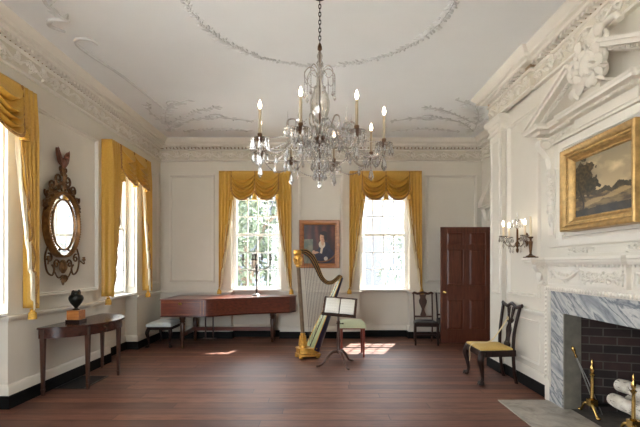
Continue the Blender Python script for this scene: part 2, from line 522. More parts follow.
def make_glass(name, refl, tint=(1, 1, 1, 1), rough=0.02):
    k = N(name); t = k.n('ShaderNodeBsdfTransparent'); t.inputs['Color'].default_value = tint
    g = k.n('ShaderNodeBsdfGlossy'); g.inputs['Roughness'].default_value = rough
    lw = k.n('ShaderNodeLayerWeight', Blend=0.25); mx = k.n('ShaderNodeMixShader')
    k.l(k.math('ADD', k.math('MULTIPLY', lw.outputs['Fresnel'], 0.55), refl), mx.inputs[0])
    k.l(t.outputs[0], mx.inputs[1]); k.l(g.outputs[0], mx.inputs[2]); k.l(mx.outputs[0], k.out.inputs['Surface'])
    return k.m
M_['pane'] = make_glass('window_glass', 0.02)
M_['crystal'] = make_glass('cut_crystal', 0.46, (0.97, 0.96, 0.95, 1), 0.09)
M_['crystal_vase'] = make_glass('blown_crystal', 0.24, (0.86, 0.82, 0.76, 1), 0.08)
k = N('silvered_mirror'); k.b.inputs['Metallic'].default_value = 1; k.b.inputs['Roughness'].default_value = 0.03
k.b.inputs['Base Color'].default_value = srgb(226, 226, 222); M_['mirror'] = k.m
k = N('lit_candle_bulb'); k.b.inputs['Emission Color'].default_value = (1.0, 0.83, 0.58, 1)
k.b.inputs['Emission Strength'].default_value = 9.0; k.b.inputs['Base Color'].default_value = (1, 0.95, 0.85, 1); M_['bulb'] = k.m

def painted(name):
    k = N(name); a = k.n('ShaderNodeVertexColor', layer_name='paint'); k.l(a.outputs['Color'], k.b.inputs['Base Color'])
    k.b.inputs['Roughness'].default_value = 0.32
    k.b.inputs['Specular IOR Level'].default_value = 0.3
    return k.m
M_['oil'] = painted('oil_paint')

def canvas(T, w, h, nx, nz, fn):
    """a painted canvas: fn(u,v) -> sRGB colour"""
    m = MB(T); m.grid(lambda u, v: ((u - 0.5) * w, 0, v * h), nx, nz)
    o = m.build('canvas', M_['oil'], None, smooth=0)
    at = o.data.color_attributes.new('paint', 'FLOAT_COLOR', 'POINT')
    i = 0
    for a in range(nx + 1):
        for b in range(nz + 1):
            at.data[i].color = srgb(*[max(0, min(255, c)) for c in fn(a / nx, b / nz)]); i += 1
    return o

# ------------------------------------------------------------------ room shell
structure(MB().slab([(XL - 0.4, YR - 0.4), (XR + 0.4, YR - 0.4), (XR + 0.4, YB + 0.4), (XL - 0.4, YB + 0.4)], -0.12, 0).build('floor', M_['floor'], smooth=0))
structure(MB().box(XL - 0.5, YR - 0.5, HC, XR + 0.5, YB + 0.5, HC + 0.15).build('ceiling', M_['ceil'], smooth=0))
HR = 3.2   # head of the recesses
def wall_with_recesses(name, cs, a0, a1, put):
    """cs: recess centres along the wall; put(a0,d0,z0,a1,d1,z1) adds a box (a along, d outward)"""
    m = MB(); a = a0
    for c in sorted(cs):
        put(m, a, 0, 0, c - WH, 0.35, HC)
        put(m, c - WH, 0, HR, c + WH, 0.35, HC)
        put(m, c - WH, REC, 0, c + WH, 0.35, SILL)
        a = c + WH
    put(m, a, 0, 0, a1, 0.35, HC)
    return structure(m.build(name, M_['wall'], smooth=0))
wall_with_recesses('wall_left', WY, YR - 0.35, YB + 0.35, lambda m, a0, d0, z0, a1, d1, z1: m.box(XL - d1, a0, z0, XL - d0, a1, z1))
wall_with_recesses('wall_back', WX, XL, XR + 0.35, lambda m, a0, d0, z0, a1, d1, z1: m.box(a0, YB + d0, z0, a1, YB + d1, z1))
m = MB(); a = XL
for x0, x1 in RW:
    m.box(a, YR - 0.35, 0, x0, YR, HC); m.box(x0, YR - 0.35, 3.2, x1, YR, HC); m.box(x0, YR - 0.35, 0, x1, YR, 0.3); a = x1
m.box(a, YR - 0.35, 0, XR + 0.35, YR, HC)
structure(m.build('wall_rear', M_['wall'], smooth=0))
FC, FO, FH = 3.55, 0.70, 0.954     # fireplace centre, half opening, opening height
m = MB()
DY0, DY1 = 6.93, 7.83              # doorway in the right wall
m.box(XR, 6.07, 0, XR + 0.35, DY0, HC); m.box(XR, DY1, 0, XR + 0.35, YB, HC); m.box(XR, DY0, 2.16, XR + 0.35, DY1, HC)
m.box(XB, FC + FO, 0, XR + 0.2, 6.07, HC)
m.box(XB, YR, 0, XR + 0.2, FC - FO, HC)
m.box(XB, FC - FO, FH, XR + 0.2, FC + FO, HC)
m.box(XB - 0.06, 5.68, 0.10, XB, 6.07, 3.45)      # pilaster at the far corner of the breast
structure(m.build('wall_right', M_['wall'], smooth=0, bevel=0.004))
# the dim landing behind the open doorway
m = MB(); m.box(XR + 1.6, DY0 - 1, 0, XR + 1.7, DY1 + 0.6, 3); m.box(XR + 0.35, DY0 - 1.1, 0, XR + 1.7, DY0 - 1, 3); m.box(XR + 0.35, DY1 + 0.5, 0, XR + 1.7, DY1 + 0.6, 3)
m.box(XR + 0.35, DY0 - 1.1, 3, XR + 1.7, DY1 + 0.6, 3.1); m.box(XR + 0.35, DY0 - 1.1, -0.1, XR + 1.7, DY1 + 0.6, 0)
structure(m.build('wall_landing', M_['wall'], smooth=0))

# cornice with dentils and carved frieze
PER = [(XL, YR), (XL, YB), (XR, YB), (XR, 6.07), (XB - 0.06, 6.07), (XB - 0.06, 4.87), (XB - 0.015, 4.87), (XB - 0.015, YR)]
prof = [(-0.02, 3.44), (0.03, 3.44), (0.034, 3.455), (0.02, 3.475), (0.012, 3.48), (0.012, 3.652), (0.03, 3.657), (0.042, 3.672), (0.02, 3.69), (0.02, 3.728),
        (0.095, 3.730), (0.105, 3.738), (0.110, 3.752), (0.150, 3.756), (0.150, 3.79), (0.158, 3.796), (0.175, 3.815), (0.198, 3.838), (0.205, 3.86), (-0.02, 3.86)]
m = MB(); sweep(m, PER, prof, closed=True)
def along(path, closed=True):
    n = len(path)
    for i in range(n if closed else n - 1):
        a = Vector(path[i]); b = Vector(path[(i + 1) % n])
        d = (b - a); L = d.length; d = d / L
        yield a, d, L, Vector((d.y, -d.x))
for a, d, L, nn in along(PER):
    if a.y == YR and d.x < 0 or L < 0.1: continue
    k = int(L / 0.07)
    for i in range(k):
        s0 = 0.08 + i * 0.07
        if s0 + 0.036 > L - 0.05: continue
        m.T = wall_frame((a.x + d.x * s0, a.y + d.y * s0, 0), (d.x, d.y, 0), (nn.x, nn.y, 0))
        m.box(0, 0.015, 3.690, 0.038, 0.082, 3.7275)
m.T = Matrix()
structure(m.build('trim_1', M_['trim'], smooth=30))
m = MB(); sweep(m, PER, [(0.010, 3.482), (0.0135, 3.483), (0.0135, 3.650), (0.010, 3.651)], closed=True)
structure(m.build('trim_10', M_['frieze'], smooth=0))
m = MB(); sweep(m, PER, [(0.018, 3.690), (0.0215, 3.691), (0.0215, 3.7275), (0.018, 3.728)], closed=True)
structure(m.build('trim_11', M_['dentil_shade'], smooth=0))

def scroll_unit(m, L, h, seed=0):
    """one running-vine repeat: stem wave, two volutes, leaves"""
    rr = random.Random(seed)
    m.tube([(L * t / 12, 0.012 * h / 0.14, 0.26 * h * sin(2 * pi * t / 12)) for t in range(13)], 0.011 * h / 0.14, 5)
    for q, sg in ((0.27, 1), (0.77, -1)):
        c = (q * L, -sg * 0.06 * h)
        m.tube([(x, 0.014 * h / 0.14, z) for x, _, z in spiral(c, 0.30 * h, 0.05 * h, -sg * 0.4 * pi, sg * 1.25, 12)], [(0.013 - 0.0005 * i) * h / 0.14 for i in range(13)], 5)
        m.ell((c[0], 0.014 * h / 0.14, c[1]), (0.11 * h, 0.16 * h, 0.11 * h), 6, 4)
        for j in range(5):
            a = rr.random() * 6.28
            m.leaf((c[0] + 0.22 * h * cos(a), 0.004, c[1] + 0.22 * h * sin(a)), a + rr.uniform(-0.5, 0.7), 0.32 * h, 0.17 * h, 1.0)
    for j in range(9):
        x = rr.random() * L
        m.leaf((x, 0.004, rr.uniform(-0.4, 0.4) * h), rr.uniform(0, 6.28), 0.36 * h, 0.19 * h, 1.0)
m = MB()
for i_, (a, d, L, nn) in enumerate(along(PER)):
    if a.y == YR and d.x < 0 or L < 0.3: continue
    k = max(1, round(L / 0.42)); u = L / k
    for i in range(k):
        p = a + d * (u * i)
        if p.y < 0.5 and d.x == 0: continue
        m.T = wall_frame((p.x + nn.x * 0.012, p.y + nn.y * 0.012, 3.567), (d.x, d.y, 0), (nn.x, nn.y, 0))
        scroll_unit(m, u, 0.145, i_ * 100 + i)
structure(m.build('trim_2', M_['trim'], smooth=50))

def rail_path(skip_fire=True):
    p = [(XL, YR)]
    for wy in sorted(WY):
        p += [(XL, wy - WH), (XL - REC, wy - WH), (XL - REC, wy + WH), (XL, wy + WH)]
    p += [(XL, YB)]
    for wx in WX:
        p += [(wx - WH, YB), (wx - WH, YB + REC), (wx + WH, YB + REC), (wx + WH, YB)]
    p += [(XR, YB), (XR, DY1 + 0.13)]
    return p
left_back = rail_path()
niche = [(XR, DY0 - 0.13), (XR, 6.07), (XB - 0.06, 6.07), (XB - 0.06, 5.68), (XB, 5.68), (XB, 4.62)]
rail = [(0, 0.868), (0.012, 0.870), (0.018, 0.885), (0.040, 0.890), (0.044, 0.900), (0.044, 0.918), (0.034, 0.926), (0, 0.928)]
m = MB(); sweep(m, left_back, rail); sweep(m, [(XB, 5.68), (XB, 4.62)], rail)
structure(m.build('trim_3', M_['trim'], smooth=30))
base_lo = [(0, 0.0), (0.035, 0.0), (0.035, 0.125), (0.03, 0.132), (0, 0.132)]
base_up = [(0, 0.132), (0.026, 0.132), (0.026, 0.205), (0.018, 0.222), (0.010, 0.235), (0, 0.238)]
parts_ = {'left': left_back[:left_back.index((XL, YB)) + 1], 'back': left_back[left_back.index((XL, YB)):], 'right': niche}
for nm, pth in parts_.items():
    m = MB(); sweep(m, pth, base_lo)
    o = structure(m.build('baseboard_' + nm, M_['black'], smooth=30))
    m = MB(); sweep(m, pth, base_up)
    structure(m.build('base_cap', M_['trim'], o, smooth=30))

# raised panel mouldings on the walls
def panel(m, T, x0, x1, z0, z1, w=0.05, h=0.034):
    m.T = T
    pr = [(0, 0), (0.006, h), (w * 0.35, h), (w * 0.6, h * 0.45), (w * 0.8, h * 0.6), (w, 0)]
    c = [(x0, z0), (x1, z0), (x1, z1), (x0, z1)]
    sg = [(1, 1), (-1, 1), (-1, -1), (1, -1)]
    vs = [(c[i][0] + sg[i][0] * o, y, c[i][1] + sg[i][1] * o) for i in range(4) for o, y in pr]
    k = len(pr)
    fs = [(i * k + j, i * k + j + 1, ((i + 1) % 4) * k + j + 1, ((i + 1) % 4) * k + j) for i in range(4) for j in range(k - 1)]
    m.add(vs, fs); m.T = Matrix()
TB = wall_frame((0, YB, 0), (1, 0, 0), (0, -1, 0))
TL = wall_frame((XL, 0, 0), (0, 1, 0), (1, 0, 0))
TR = wall_frame((XB, 0, 0), (0, 1, 0), (-1, 0, 0))
TN = wall_frame((XR, 0, 0), (0, 1, 0), (-1, 0, 0))
m = MB()
for x0, x1 in ((-2.98, -2.10), (-0.47, 0.41), (2.02, 3.02)):
    panel(m, TB, x0, x1, 1.08, 3.19)
for y0, y1 in ((7.50, 8.18), (4.60, 5.97), (1.62, 2.98)):
    panel(m, TL, y0, y1, 1.08, 3.19)
panel(m, TR, 4.78, 5.58, 1.06, 3.25)
panel(m, TR, 4.78, 5.58, 0.30, 0.80, 0.03, 0.014)
panel(m, TN, 6.25, 6.75, 1.08, 3.19)
for wy in WY:
    for sg in (-1, 1):
        T = wall_frame((XL, wy + sg * WH, 0), (-1, 0, 0), (0, -sg, 0))
        panel(m, T, 0.035, 0.165, 1.05, 3.05, 0.02, 0.012)
for wx in WX:
    for sg in (-1, 1):
        T = wall_frame((wx + sg * WH, YB, 0), (0, 1, 0), (-sg, 0, 0))
        panel(m, T, 0.035, 0.165, 1.05, 3.05, 0.02, 0.012)
structure(m.build('trim_4', M_['trim'], smooth=0))
# pilaster capital, base and face moulding
m = MB()
pil = [(XB, 6.075), (XB - 0.062, 6.075), (XB - 0.062, 5.675), (XB, 5.675)]
sweep(m, [(XR, 6.075), (XB - 0.062, 6.075), (XB - 0.062, 5.675), (XB + 0.01, 5.675)], [(0, 3.22), (0.015, 3.225), (0.02, 3.25), (0.01, 3.27), (0.012, 3.33), (0.05, 3.38), (0.06, 3.40), (0.06, 3.44), (0, 3.44)])
T = wall_frame((XB - 0.06, 0, 0), (0, 1, 0), (-1, 0, 0))
panel(m, T, 5.735, 6.015, 1.05, 3.15, 0.03, 0.012)
for j in range(5):
    m.T = T
    m.leaf((5.72 + j * 0.075, 0.01, 3.27), pi / 2, 0.11, 0.07, 0.5)
m.T = Matrix()
structure(m.build('trim_5', M_['trim'], smooth=35))

# ceiling plasterwork: leaf garland round the chandelier, corner sprays, long curled ribs
CH = (-0.02, 3.85)                  # chandelier axis
def TC(x, y, a):                    # frame lying on the ceiling: local x along a, y down, z across
    u = Vector((cos(a), sin(a), 0)); return frame_T((x, y, HC), u, (0, 0, -1))
m = MB(); rr = random.Random(3)
G = 1.23
for i in range(190):
    a = 2 * pi * i / 190
    m.T = TC(CH[0] + G * cos(a), CH[1] + 0.10 + G * sin(a), a + pi / 2)
    w = 0.55 + 0.45 * abs(sin(3.0 * a + 0.4))
    m.ell((0, 0.002, 0), (0.022, 0.010, 0.010), 5, 4)
    for q in range(3):
        m.leaf((0, 0.002, rr.uniform(-0.02, 0.02)), rr.choice((-1, 1)) * rr.uniform(0.3, 1.3) , 0.075 * w, 0.030, 0.35)
    if i % 5 == 0:
        m.ell((0.02, 0.012, rr.uniform(-0.05, 0.05)), (0.016, 0.012, 0.016), 6, 4)
m.T = Matrix()
structure(m.build('trim_6', M_['ornament'], smooth=50))
m = MB()
def spray(pts, leaves, r=0.016, lw=1.0, seed=1):
    r2 = random.Random(seed); b = bez([(p[0], p[1], HC - 0.006) for p in pts], 8)
    m.tube(b, [r * (0.55 + 0.45 * sin(pi * i / (len(b) - 1))) for i in range(len(b))], 6)
    for j in range(leaves):
        i = r2.randrange(len(b) - 1); p = b[i]; q = b[i + 1]
        a = math.atan2(q[1] - p[1], q[0] - p[0])
        m.T = TC(p[0], p[1], a)
        m.leaf((0, 0.003, 0), r2.choice((-1, 1)) * r2.uniform(0.3, 1.3), r2.uniform(0.07, 0.14) * lw, 0.04 * lw, 0.35)
    m.T = Matrix()
def volute(x, y, r0, a0, turns, rad=0.011):
    m.tube([(p[0], p[2], HC - 0.006) for p in [(q[0], 0, q[2]) for q in spiral((x, y), r0, r0 * 0.15, a0, turns, 20)]], rad, 6)
for sx in (-1, 1):
    fx = lambda v: sx * v
    # corner spray: leafy branches fanning out of the corner along both walls
    spray([(fx(2.75), 7.75), (fx(2.35), 7.25), (fx(1.75), 7.0), (fx(1.15), 7.2)], 44, 0.011, 1.0, 5)
    spray([(fx(2.75), 7.75), (fx(2.60), 7.1), (fx(2.35), 6.55), (fx(1.95), 6.25)], 40, 0.011, 1.0, 6)
    spray([(fx(2.6), 7.3), (fx(2.0), 6.75), (fx(1.6), 6.55)], 34, 0.010, 0.9, 7)
    spray([(fx(2.5), 7.75), (fx(1.9), 7.6), (fx(1.3), 7.72)], 30, 0.010, 0.9, 8)
    spray([(fx(2.66), 7.35), (fx(2.72), 6.8), (fx(2.6), 6.4)], 26, 0.010, 0.9, 9)
    volute(fx(1.75), 6.98, 0.16, 0.5, sx * 1.2); volute(fx(2.2), 6.4, 0.15, 2.0, -sx * 1.2)
    if sx < 0:
        # long rib along the window wall with a curl at its near end
        spray([(fx(2.46), 6.55), (fx(2.50), 6.0), (fx(2.56), 5.4), (fx(2.66), 4.9), (fx(2.68), 4.66), (fx(2.60), 4.55), (fx(2.48), 4.58), (fx(2.46), 4.68)], 0, 0.022)
        spray([(fx(2.66), 4.42), (fx(2.74), 4.3), (fx(2.66), 4.2), (fx(2.5), 4.22)], 0, 0.025)
        spray([(fx(2.52), 4.25), (fx(2.55), 3.95), (fx(2.45), 3.7), (fx(2.5), 3.4)], 26, 0.02, 1.1, 12)
structure(m.build('trim_7', M_['ornament'], smooth=50))

# ------------------------------------------------------------------ windows
def sash(name, z0, z1, y, parent):
    hw = 0.452; m = MB(); st = 0.042
    m.box(-hw, y, z0, -hw + st, y + 0.036, z1); m.box(hw - st, y, z0, hw, y + 0.036, z1)
    m.box(-hw + st, y, z0, hw - st, y + 0.036, z0 + 0.05); m.box(-hw + st, y, z1 - 0.042, hw - st, y + 0.036, z1)
    for i in (1, 2, 3):
        x = -hw + st + (2 * hw - 2 * st) * i / 4
        m.box(x - 0.009, y + 0.004, z0 + 0.05, x + 0.009, y + 0.032, z1 - 0.042)
    for i in (1, 2):
        z = z0 + 0.05 + (z1 - z0 - 0.092) * i / 3
        m.box(-hw + st, y + 0.006, z - 0.009, hw - st, y + 0.030, z + 0.009)
    o = m.build('sash', M_['white_wood'], parent, smooth=0)
    g = MB(); g.box(-hw + st - 0.004, y + 0.017, z0 + 0.046, hw - st + 0.004, y + 0.020, z1 - 0.038)
    g.build('pane', M_['pane'], o, smooth=0)
win = thing('window_1', None, None); structure(win)
m = MB()
for sg in (-1, 1):
    m.box(sg * 0.49, 0.17, SILL, sg * 0.452, 0.33, HR)
    m.box(sg * 0.452, 0.17, SILL, sg * 0.425, 0.195, HR)
m.box(-0.452, 0.17, 3.12, 0.452, 0.33, HR)
m.build('window_frame', M_['white_wood'], win, smooth=0)
sash('sash', 0.955, 2.05, 0.20, win)
sash('sash', 2.01, 3.12, 0.24, win)
MB().box(-0.485, 0.0, 0.928, 0.485, 0.34, 0.957).build('window_sill', M_['white_wood'], win, smooth=0, bevel=0.004)
wins = [win] + [copy_tree(win) for _ in range(4)]
for i, (o, (x, y, rz)) in enumerate(zip(wins, [(XL, WY[2], pi / 2), (XL, WY[1], pi / 2), (XL, WY[0], pi / 2), (WX[0], YB, 0), (WX[1], YB, 0)])):
    o.name = 'window_%d' % (i + 1); o.location = (x, y, 0); o.rotation_euler = (0, 0, rz)
    o['kind'] = 'structure'

# ------------------------------------------------------------------ outside
structure(MB().box(-60, -40, -4.3, 60, 80, -4.2).build('ground', M_['ground'], smooth=0))

# ------------------------------------------------------------------ door
d = thing('door_1', None, None); structure(d)
DX0, DX1, DY = 2.165, 3.095, 7.80
m = MB(); W = DX1 - DX0; y0, y1 = -0.022, 0.022
st, mid = 0.115, 0.115
rows = [(0.26, 0.80), (1.06, 1.72), (1.80, 2.02)]
m.box(0, y0, 0.012, st, y1, 2.125); m.box(W - st, y0, 0.012, W, y1, 2.125)
pw = (W - 2 * st - mid) / 2
m.box(st, y0, 0.012, W - st, y1, rows[0][0]); m.box(st, y0, rows[2][1], W - st, y1, 2.125)
m.box(st, y0, rows[0][1], W - st, y1, rows[1][0]); m.box(st, y0, rows[1][1], W - st, y1, rows[2][0])
for a, b in rows: m.box(st + pw, y0, a, st + pw + mid, y1, b)
m.build('door_frame', M_['mahogany_up'], d, smooth=0, bevel=0.003)
for a, b in rows:
    for x0 in (st, st + pw + mid):
        m = MB(); x1 = x0 + pw
        m.box(x0, -0.008, a, x1, 0.008, b)
        i = 0.035
        vs = [(x0, -0.009, a), (x1, -0.009, a), (x1, -0.009, b), (x0, -0.009, b), (x0 + i, -0.019, a + i), (x1 - i, -0.019, a + i), (x1 - i, -0.019, b - i), (x0 + i, -0.019, b - i)]
        m.add(vs, [(4, 5, 6, 7), (0, 1, 5, 4), (1, 2, 6, 5), (2, 3, 7, 6), (3, 0, 4, 7)])
        m.build('door_panel', M_['mahogany_up'], d, smooth=0)
m = MB(); m.lathe([(0.028, 0), (0.028, 0.006), (0.012, 0.01), (0.010, 0.035), (0.020, 0.045), (0.027, 0.058), (0.02, 0.072), (0, 0.076)], n=14)
m.v = [(0.065 + x, -0.022 - z, 0.935 + y) for x, y, z in m.v]
m.build('door_handle', M_['brass'], d)
d.location = (DX0, DY, 0)
# doorway surround with pediment on the right wall
m = MB(); T = wall_frame((XR, 0, 0), (0, 1, 0), (-1, 0, 0)); m.T = T
for a, b in ((DY0 - 0.13, DY0), (DY1, DY1 + 0.13)): m.box(a, 0, 0, b, 0.035, 2.16)
m.box(DY0 - 0.13, 0, 2.16, DY1 + 0.13, 0.035, 2.29); m.box(DY0 - 0.10, 0, 2.29, DY1 + 0.10, 0.03, 2.46)
for c in (DY0 - 0.06, DY1 + 0.06):
    m.box(c - 0.05, 0.03, 2.24, c + 0.05, 0.07, 2.46); m.tube([(c, 0.075, 2.26), (c, 0.10, 2.36), (c, 0.13, 2.46)], [0.03, 0.045, 0.05], 8)
m.box(DY0 - 0.16, 0, 2.46, DY1 + 0.16, 0.16, 2.50); m.box(DY0 - 0.20, 0, 2.50, DY1 + 0.20, 0.19, 2.53)
cy = (DY0 + DY1) / 2; hwid = (DY1 - DY0) / 2 + 0.2
for sg in (-1, 1):
    m.prism([(cy + sg * hwid, 2.53), (cy + sg * hwid, 2.60), (cy, 3.03), (cy, 2.94), (cy + sg * (hwid - 0.16), 2.53)], 0, 0.18)
m.prism([(cy - hwid + 0.12, 2.53), (cy + hwid - 0.12, 2.53), (cy, 2.94)], 0, 0.03)
structure(m.build('trim_8', M_['trim'], smooth=30, bevel=0.004))

# ------------------------------------------------------------------ chimneypiece
# local frame: origin at the breast plane on the floor, x along the wall (towards the back wall), y out into the room
TF = wall_frame((XB, FC, 0), (0, 1, 0), (-1, 0, 0))
mp = thing('fireplace_mantel', 'carved cream fireplace mantel with grey veined marble surround', 'mantelpiece', (XB, FC, 0), 0)
def loc(T): return Matrix.Translation((-XB, -FC, 0)) @ T
TF0 = loc(TF)
m = MB(TF0)
for sg in (-1, 1):
    a, b = sorted((sg * 0.70, sg * 0.925))
    m.box(a, 0.001, 0.16, b, 0.05, 0.956)
    a, b = sorted((sg * 0.695, sg * 0.935)); m.box(a, 0.001, 0.0125, b, 0.06, 0.16)
m.box(-0.925, 0.001, 0.957, 0.925, 0.052, 1.172)
m.build('marble_surround', M_['marble'], mp, smooth=0, bevel=0.003)
m = MB(TF0)
for sg in (-1, 1):
    a, b = sorted((sg * 0.925, sg * 1.015)); m.box(a, 0.001, 0.235, b, 0.075, 1.25)
    a, b = sorted((sg * 0.935, sg * 1.03)); m.box(a, 0.001, 0.0, b, 0.06, 0.235)
m.box(-0.925, 0.001, 1.172, 0.925, 0.085, 1.25)
m.box(-1.015, 0.001, 1.25, 1.015, 0.085, 1.45)
m.build('casing', M_['trim'], mp, smooth=0, bevel=0.004)
m = MB(TF0)   # egg-and-dart beading round the marble
for i in range(46):
    x = -0.93 + i * 1.86 / 45; m.ell((x, 0.09, 1.20), (0.016, 0.014, 0.022), 6, 4)
for sg in (-1, 1):
    for i in range(20):
        m.ell((sg * 0.965, 0.078, 0.28 + i * 0.046), (0.02, 0.014, 0.017), 6, 4)
    m.box(sg * 0.94 - 0.005, 0.07, 0.24, sg * 0.94 + 0.005, 0.085, 1.18); m.box(sg * 0.99 - 0.005, 0.07, 0.24, sg * 0.99 + 0.005, 0.085, 1.18)
m.build('beading', M_['trim'], mp, smooth=50)
m = MB(TF0)   # carved frieze panels
def flat_panel(m, x0, x1, z0, z1, y, w=0.012, h=0.008):
    for a in ((x0, z0, x1, z0 + w), (x0, z1 - w, x1, z1), (x0, z0, x0 + w, z1), (x1 - w, z0, x1, z1)):
        m.box(a[0], y - 0.001, a[1], a[2], y + h, a[3])
flat_panel(m, -0.26, 0.26, 1.272, 1.40, 0.125)
for sg in (-1, 1):
    flat_panel(m, *sorted((sg * 0.32, sg * 0.87)), 1.272, 1.40, 0.085)
m.box(-0.29, 0.08, 1.252, 0.29, 0.125, 1.42)
Ts = m.T
for i in range(4):
    m.T = Ts @ Matrix.Translation((-0.25 + i * 0.125, 0.124, 1.336)); scroll_unit(m, 0.125, 0.10, i)
for sg in (-1, 1):
    m.T = Ts
    c = sg * 0.60
    pts = [(c + 0.22 * t, 0.095, 1.385 - 0.075 * (1 - t * t)) for t in [-1 + i / 8 for i in range(17)]]
    m.tube(pts, [0.010 + 0.012 * (1 - abs(-1 + i / 8)) for i in range(17)], 6)
    r3 = random.Random(4 + sg)
    for i in range(26):
        p = r3.choice(pts); m.leaf((p[0], 0.088, p[2]), r3.uniform(0, 6.28), 0.05, 0.026, 0.6)
    for e in (-0.23, 0.23):
        m.ell((c + e, 0.095, 1.38), (0.02, 0.016, 0.02), 6, 4)
        m.tube([(c + e, 0.092, 1.37), (c + e * 1.02, 0.09, 1.30)], [0.012, 0.005], 5)
m.build('frieze_carving', M_['trim'], mp, smooth=50)
for sg in (-1, 1):
    m = MB(TF0); c = sg * 0.965
    m.box(c - 0.05, 0.08, 1.235, c + 0.05, 0.11, 1.45)
    out = bez([(0.10, 1.22), (0.13, 1.225), (0.14, 1.25), (0.13, 1.29), (0.145, 1.34), (0.18, 1.38), (0.205, 1.42), (0.20, 1.45)], 5)
    poly = [(y, z) for y, z in out] + [(0.10, 1.45)]
    n = len(poly)
    vs = [(c - 0.042, y, z) for y, z in poly] + [(c + 0.042, y, z) for y, z in poly]
    m.add(vs, [tuple(range(n)), tuple(range(2 * n - 1, n - 1, -1))] + [(i, i + n, (i + 1) % n + n, (i + 1) % n) for i in range(n)])
    for s2 in (-1, 1):
        m.tube([(c + s2 * 0.045, 0.155 + 0.030 * cos(t * 0.6), 1.40 + 0.03 * sin(t * 0.6)) for t in range(10)], 0.007, 5)
        m.tube([(c + s2 * 0.045, 0.13 + 0.018 * cos(t * 0.6), 1.25 + 0.018 * sin(t * 0.6)) for t in range(10)], 0.006, 5)
    m.leaf((c, 0.15, 1.40), -pi / 2, 0.14, 0.08, 0.4)
    m.build('console', M_['trim'], mp, smooth=35)
m = MB()
mant = [(-1.02, 0.0), (-1.02, 0.265), (-0.88, 0.265), (-0.88, 0.125), (-0.30, 0.125), (-0.30, 0.165), (0.30, 0.165), (0.30, 0.125), (0.88, 0.125), (0.88, 0.265), (1.02, 0.265), (1.02, 0.0)]
pr = [(-0.03, 1.445), (0.004, 1.447), (0.010, 1.462), (0.020, 1.470), (0.022, 1.486), (0.034, 1.492), (0.034, 1.508), (0.030, 1.515), (-0.03, 1.515)]
sweep(m, [(x, y - 0.0) for x, y in mant][::1], [(-o, z) for o, z in pr])
m.slab([(x, min(y, y)) for x, y in mant], 1.446, 1.5145)
m.v = [tuple(TF0 @ Vector(p)) for p in m.v]
m.build('mantel_shelf', M_['trim'], mp, smooth=30)
m = MB(TF0); m.box(-0.88, 0.08, 1.424, 0.88, 0.09, 1.446); m.box(-0.30, 0.08, 1.424, 0.30, 0.13, 1.446)
for i in range(44):
    x = -0.86 + i * 0.04
    if abs(x) < 0.31: m.box(x - 0.011, 0.12, 1.424, x + 0.011, 0.145, 1.446)
    else: m.box(x - 0.011, 0.08, 1.424, x + 0.011, 0.105, 1.446)
m.build('dentil_row', M_['trim'], mp, smooth=0)

# firebox
m = MB()
y0, y1 = FC - FO, FC + FO
xb = 3.10
m.slab([(XB + 0.1, y1), (xb, y1 - 0.16), (xb, y1 - 0.1), (XB + 0.1, y1 + 0.001)], 0, 1.3)
m.slab([(XB + 0.1, y0), (xb, y0 + 0.16), (xb, y0 + 0.1), (XB + 0.1, y0 - 0.001)], 0, 1.3)
m.box(xb, y0, 0, xb + 0.06, y1, 1.3)
m.box(XB + 0.1, y0, 1.2, xb, y1, 1.3)
structure(m.build('wall_firebox', M_['brick'], smooth=0))
m = MB()
for yy in (y0, y1):
    a, b = (yy, yy + 0.02) if yy == y0 else (yy - 0.02, yy)
    m.box(XB - 0.048, a, 0.012, XB + 0.12, b, FH)
structure(m.build('trim_9', M_['slate'], smooth=0))
structure(MB().box(1.863, 2.55, 0.0, XB + 0.02, 4.525, 0.012).build('floor_hearth', M_['hearth'], smooth=0, bevel=0.003))
structure(MB().box(XB + 0.02, y0, 0.0, xb, y1, 0.011).build('floor_firebox', M_['ash'], smooth=0))

# overmantel
om = thing('overmantel', 'tall cream overmantel with broken pediment and carved cartouche above the fireplace', 'overmantel', (XB, FC, 1.52), 0)
TO = Matrix.Translation((-XB, -FC, -1.52)) @ TF
m = MB(TO)
m.box(-0.93, 0.0, 1.62, 0.93, 0.07, 2.82); m.box(-0.83, 0.0, 1.516, 0.83, 0.05, 1.62)
m.build('back_panel', M_['wall'], om, smooth=0, bevel=0.003)
m = MB(TO)   # eared moulded frame round the painting
E = 0.66
ear = [(-E, 1.68), (-E, 1.76), (-E + 0.05, 1.76), (-E + 0.05, 2.44), (-E, 2.44), (-E, 2.60), (E, 2.60), (E, 2.44), (E - 0.05, 2.44), (E - 0.05, 1.76), (E, 1.76), (E, 1.68)]
mm = MB(); sweep(mm, ear, [(-0.05, 0.07), (-0.05, 0.09), (-0.02, 0.095), (0.01, 0.085), (0.03, 0.10), (0.045, 0.07)], closed=True)
m.add([(x, z, y) for x, y, z in mm.v], mm.f)
for sg in (-1, 1):
    mm = MB(); sweep(mm, [(sg * 0.755 - 0.045, 1.70), (sg * 0.755 - 0.045, 2.42), (sg * 0.755 + 0.045, 2.42), (sg * 0.755 + 0.045, 1.70)], [(0, 0.07), (0, 0.08), (0.012, 0.08), (0.012, 0.07)], closed=True)
    m.add([(x, z, y) for x, y, z in mm.v], mm.f)
for x0, x1 in ((-0.60, -0.20), (0.20, 0.60)):
    Ts = m.T; m.T = Ts @ Matrix.Translation((x0, 0.055, 1.575)); scroll_unit(m, 0.4, 0.06, 8); m.T = Ts
m.box(-0.72, 0.05, 1.545, 0.72, 0.062, 1.552); m.box(-0.72, 0.05, 1.60, 0.72, 0.062, 1.607)
m.build('picture_moulding', M_['trim'], om, smooth=30)
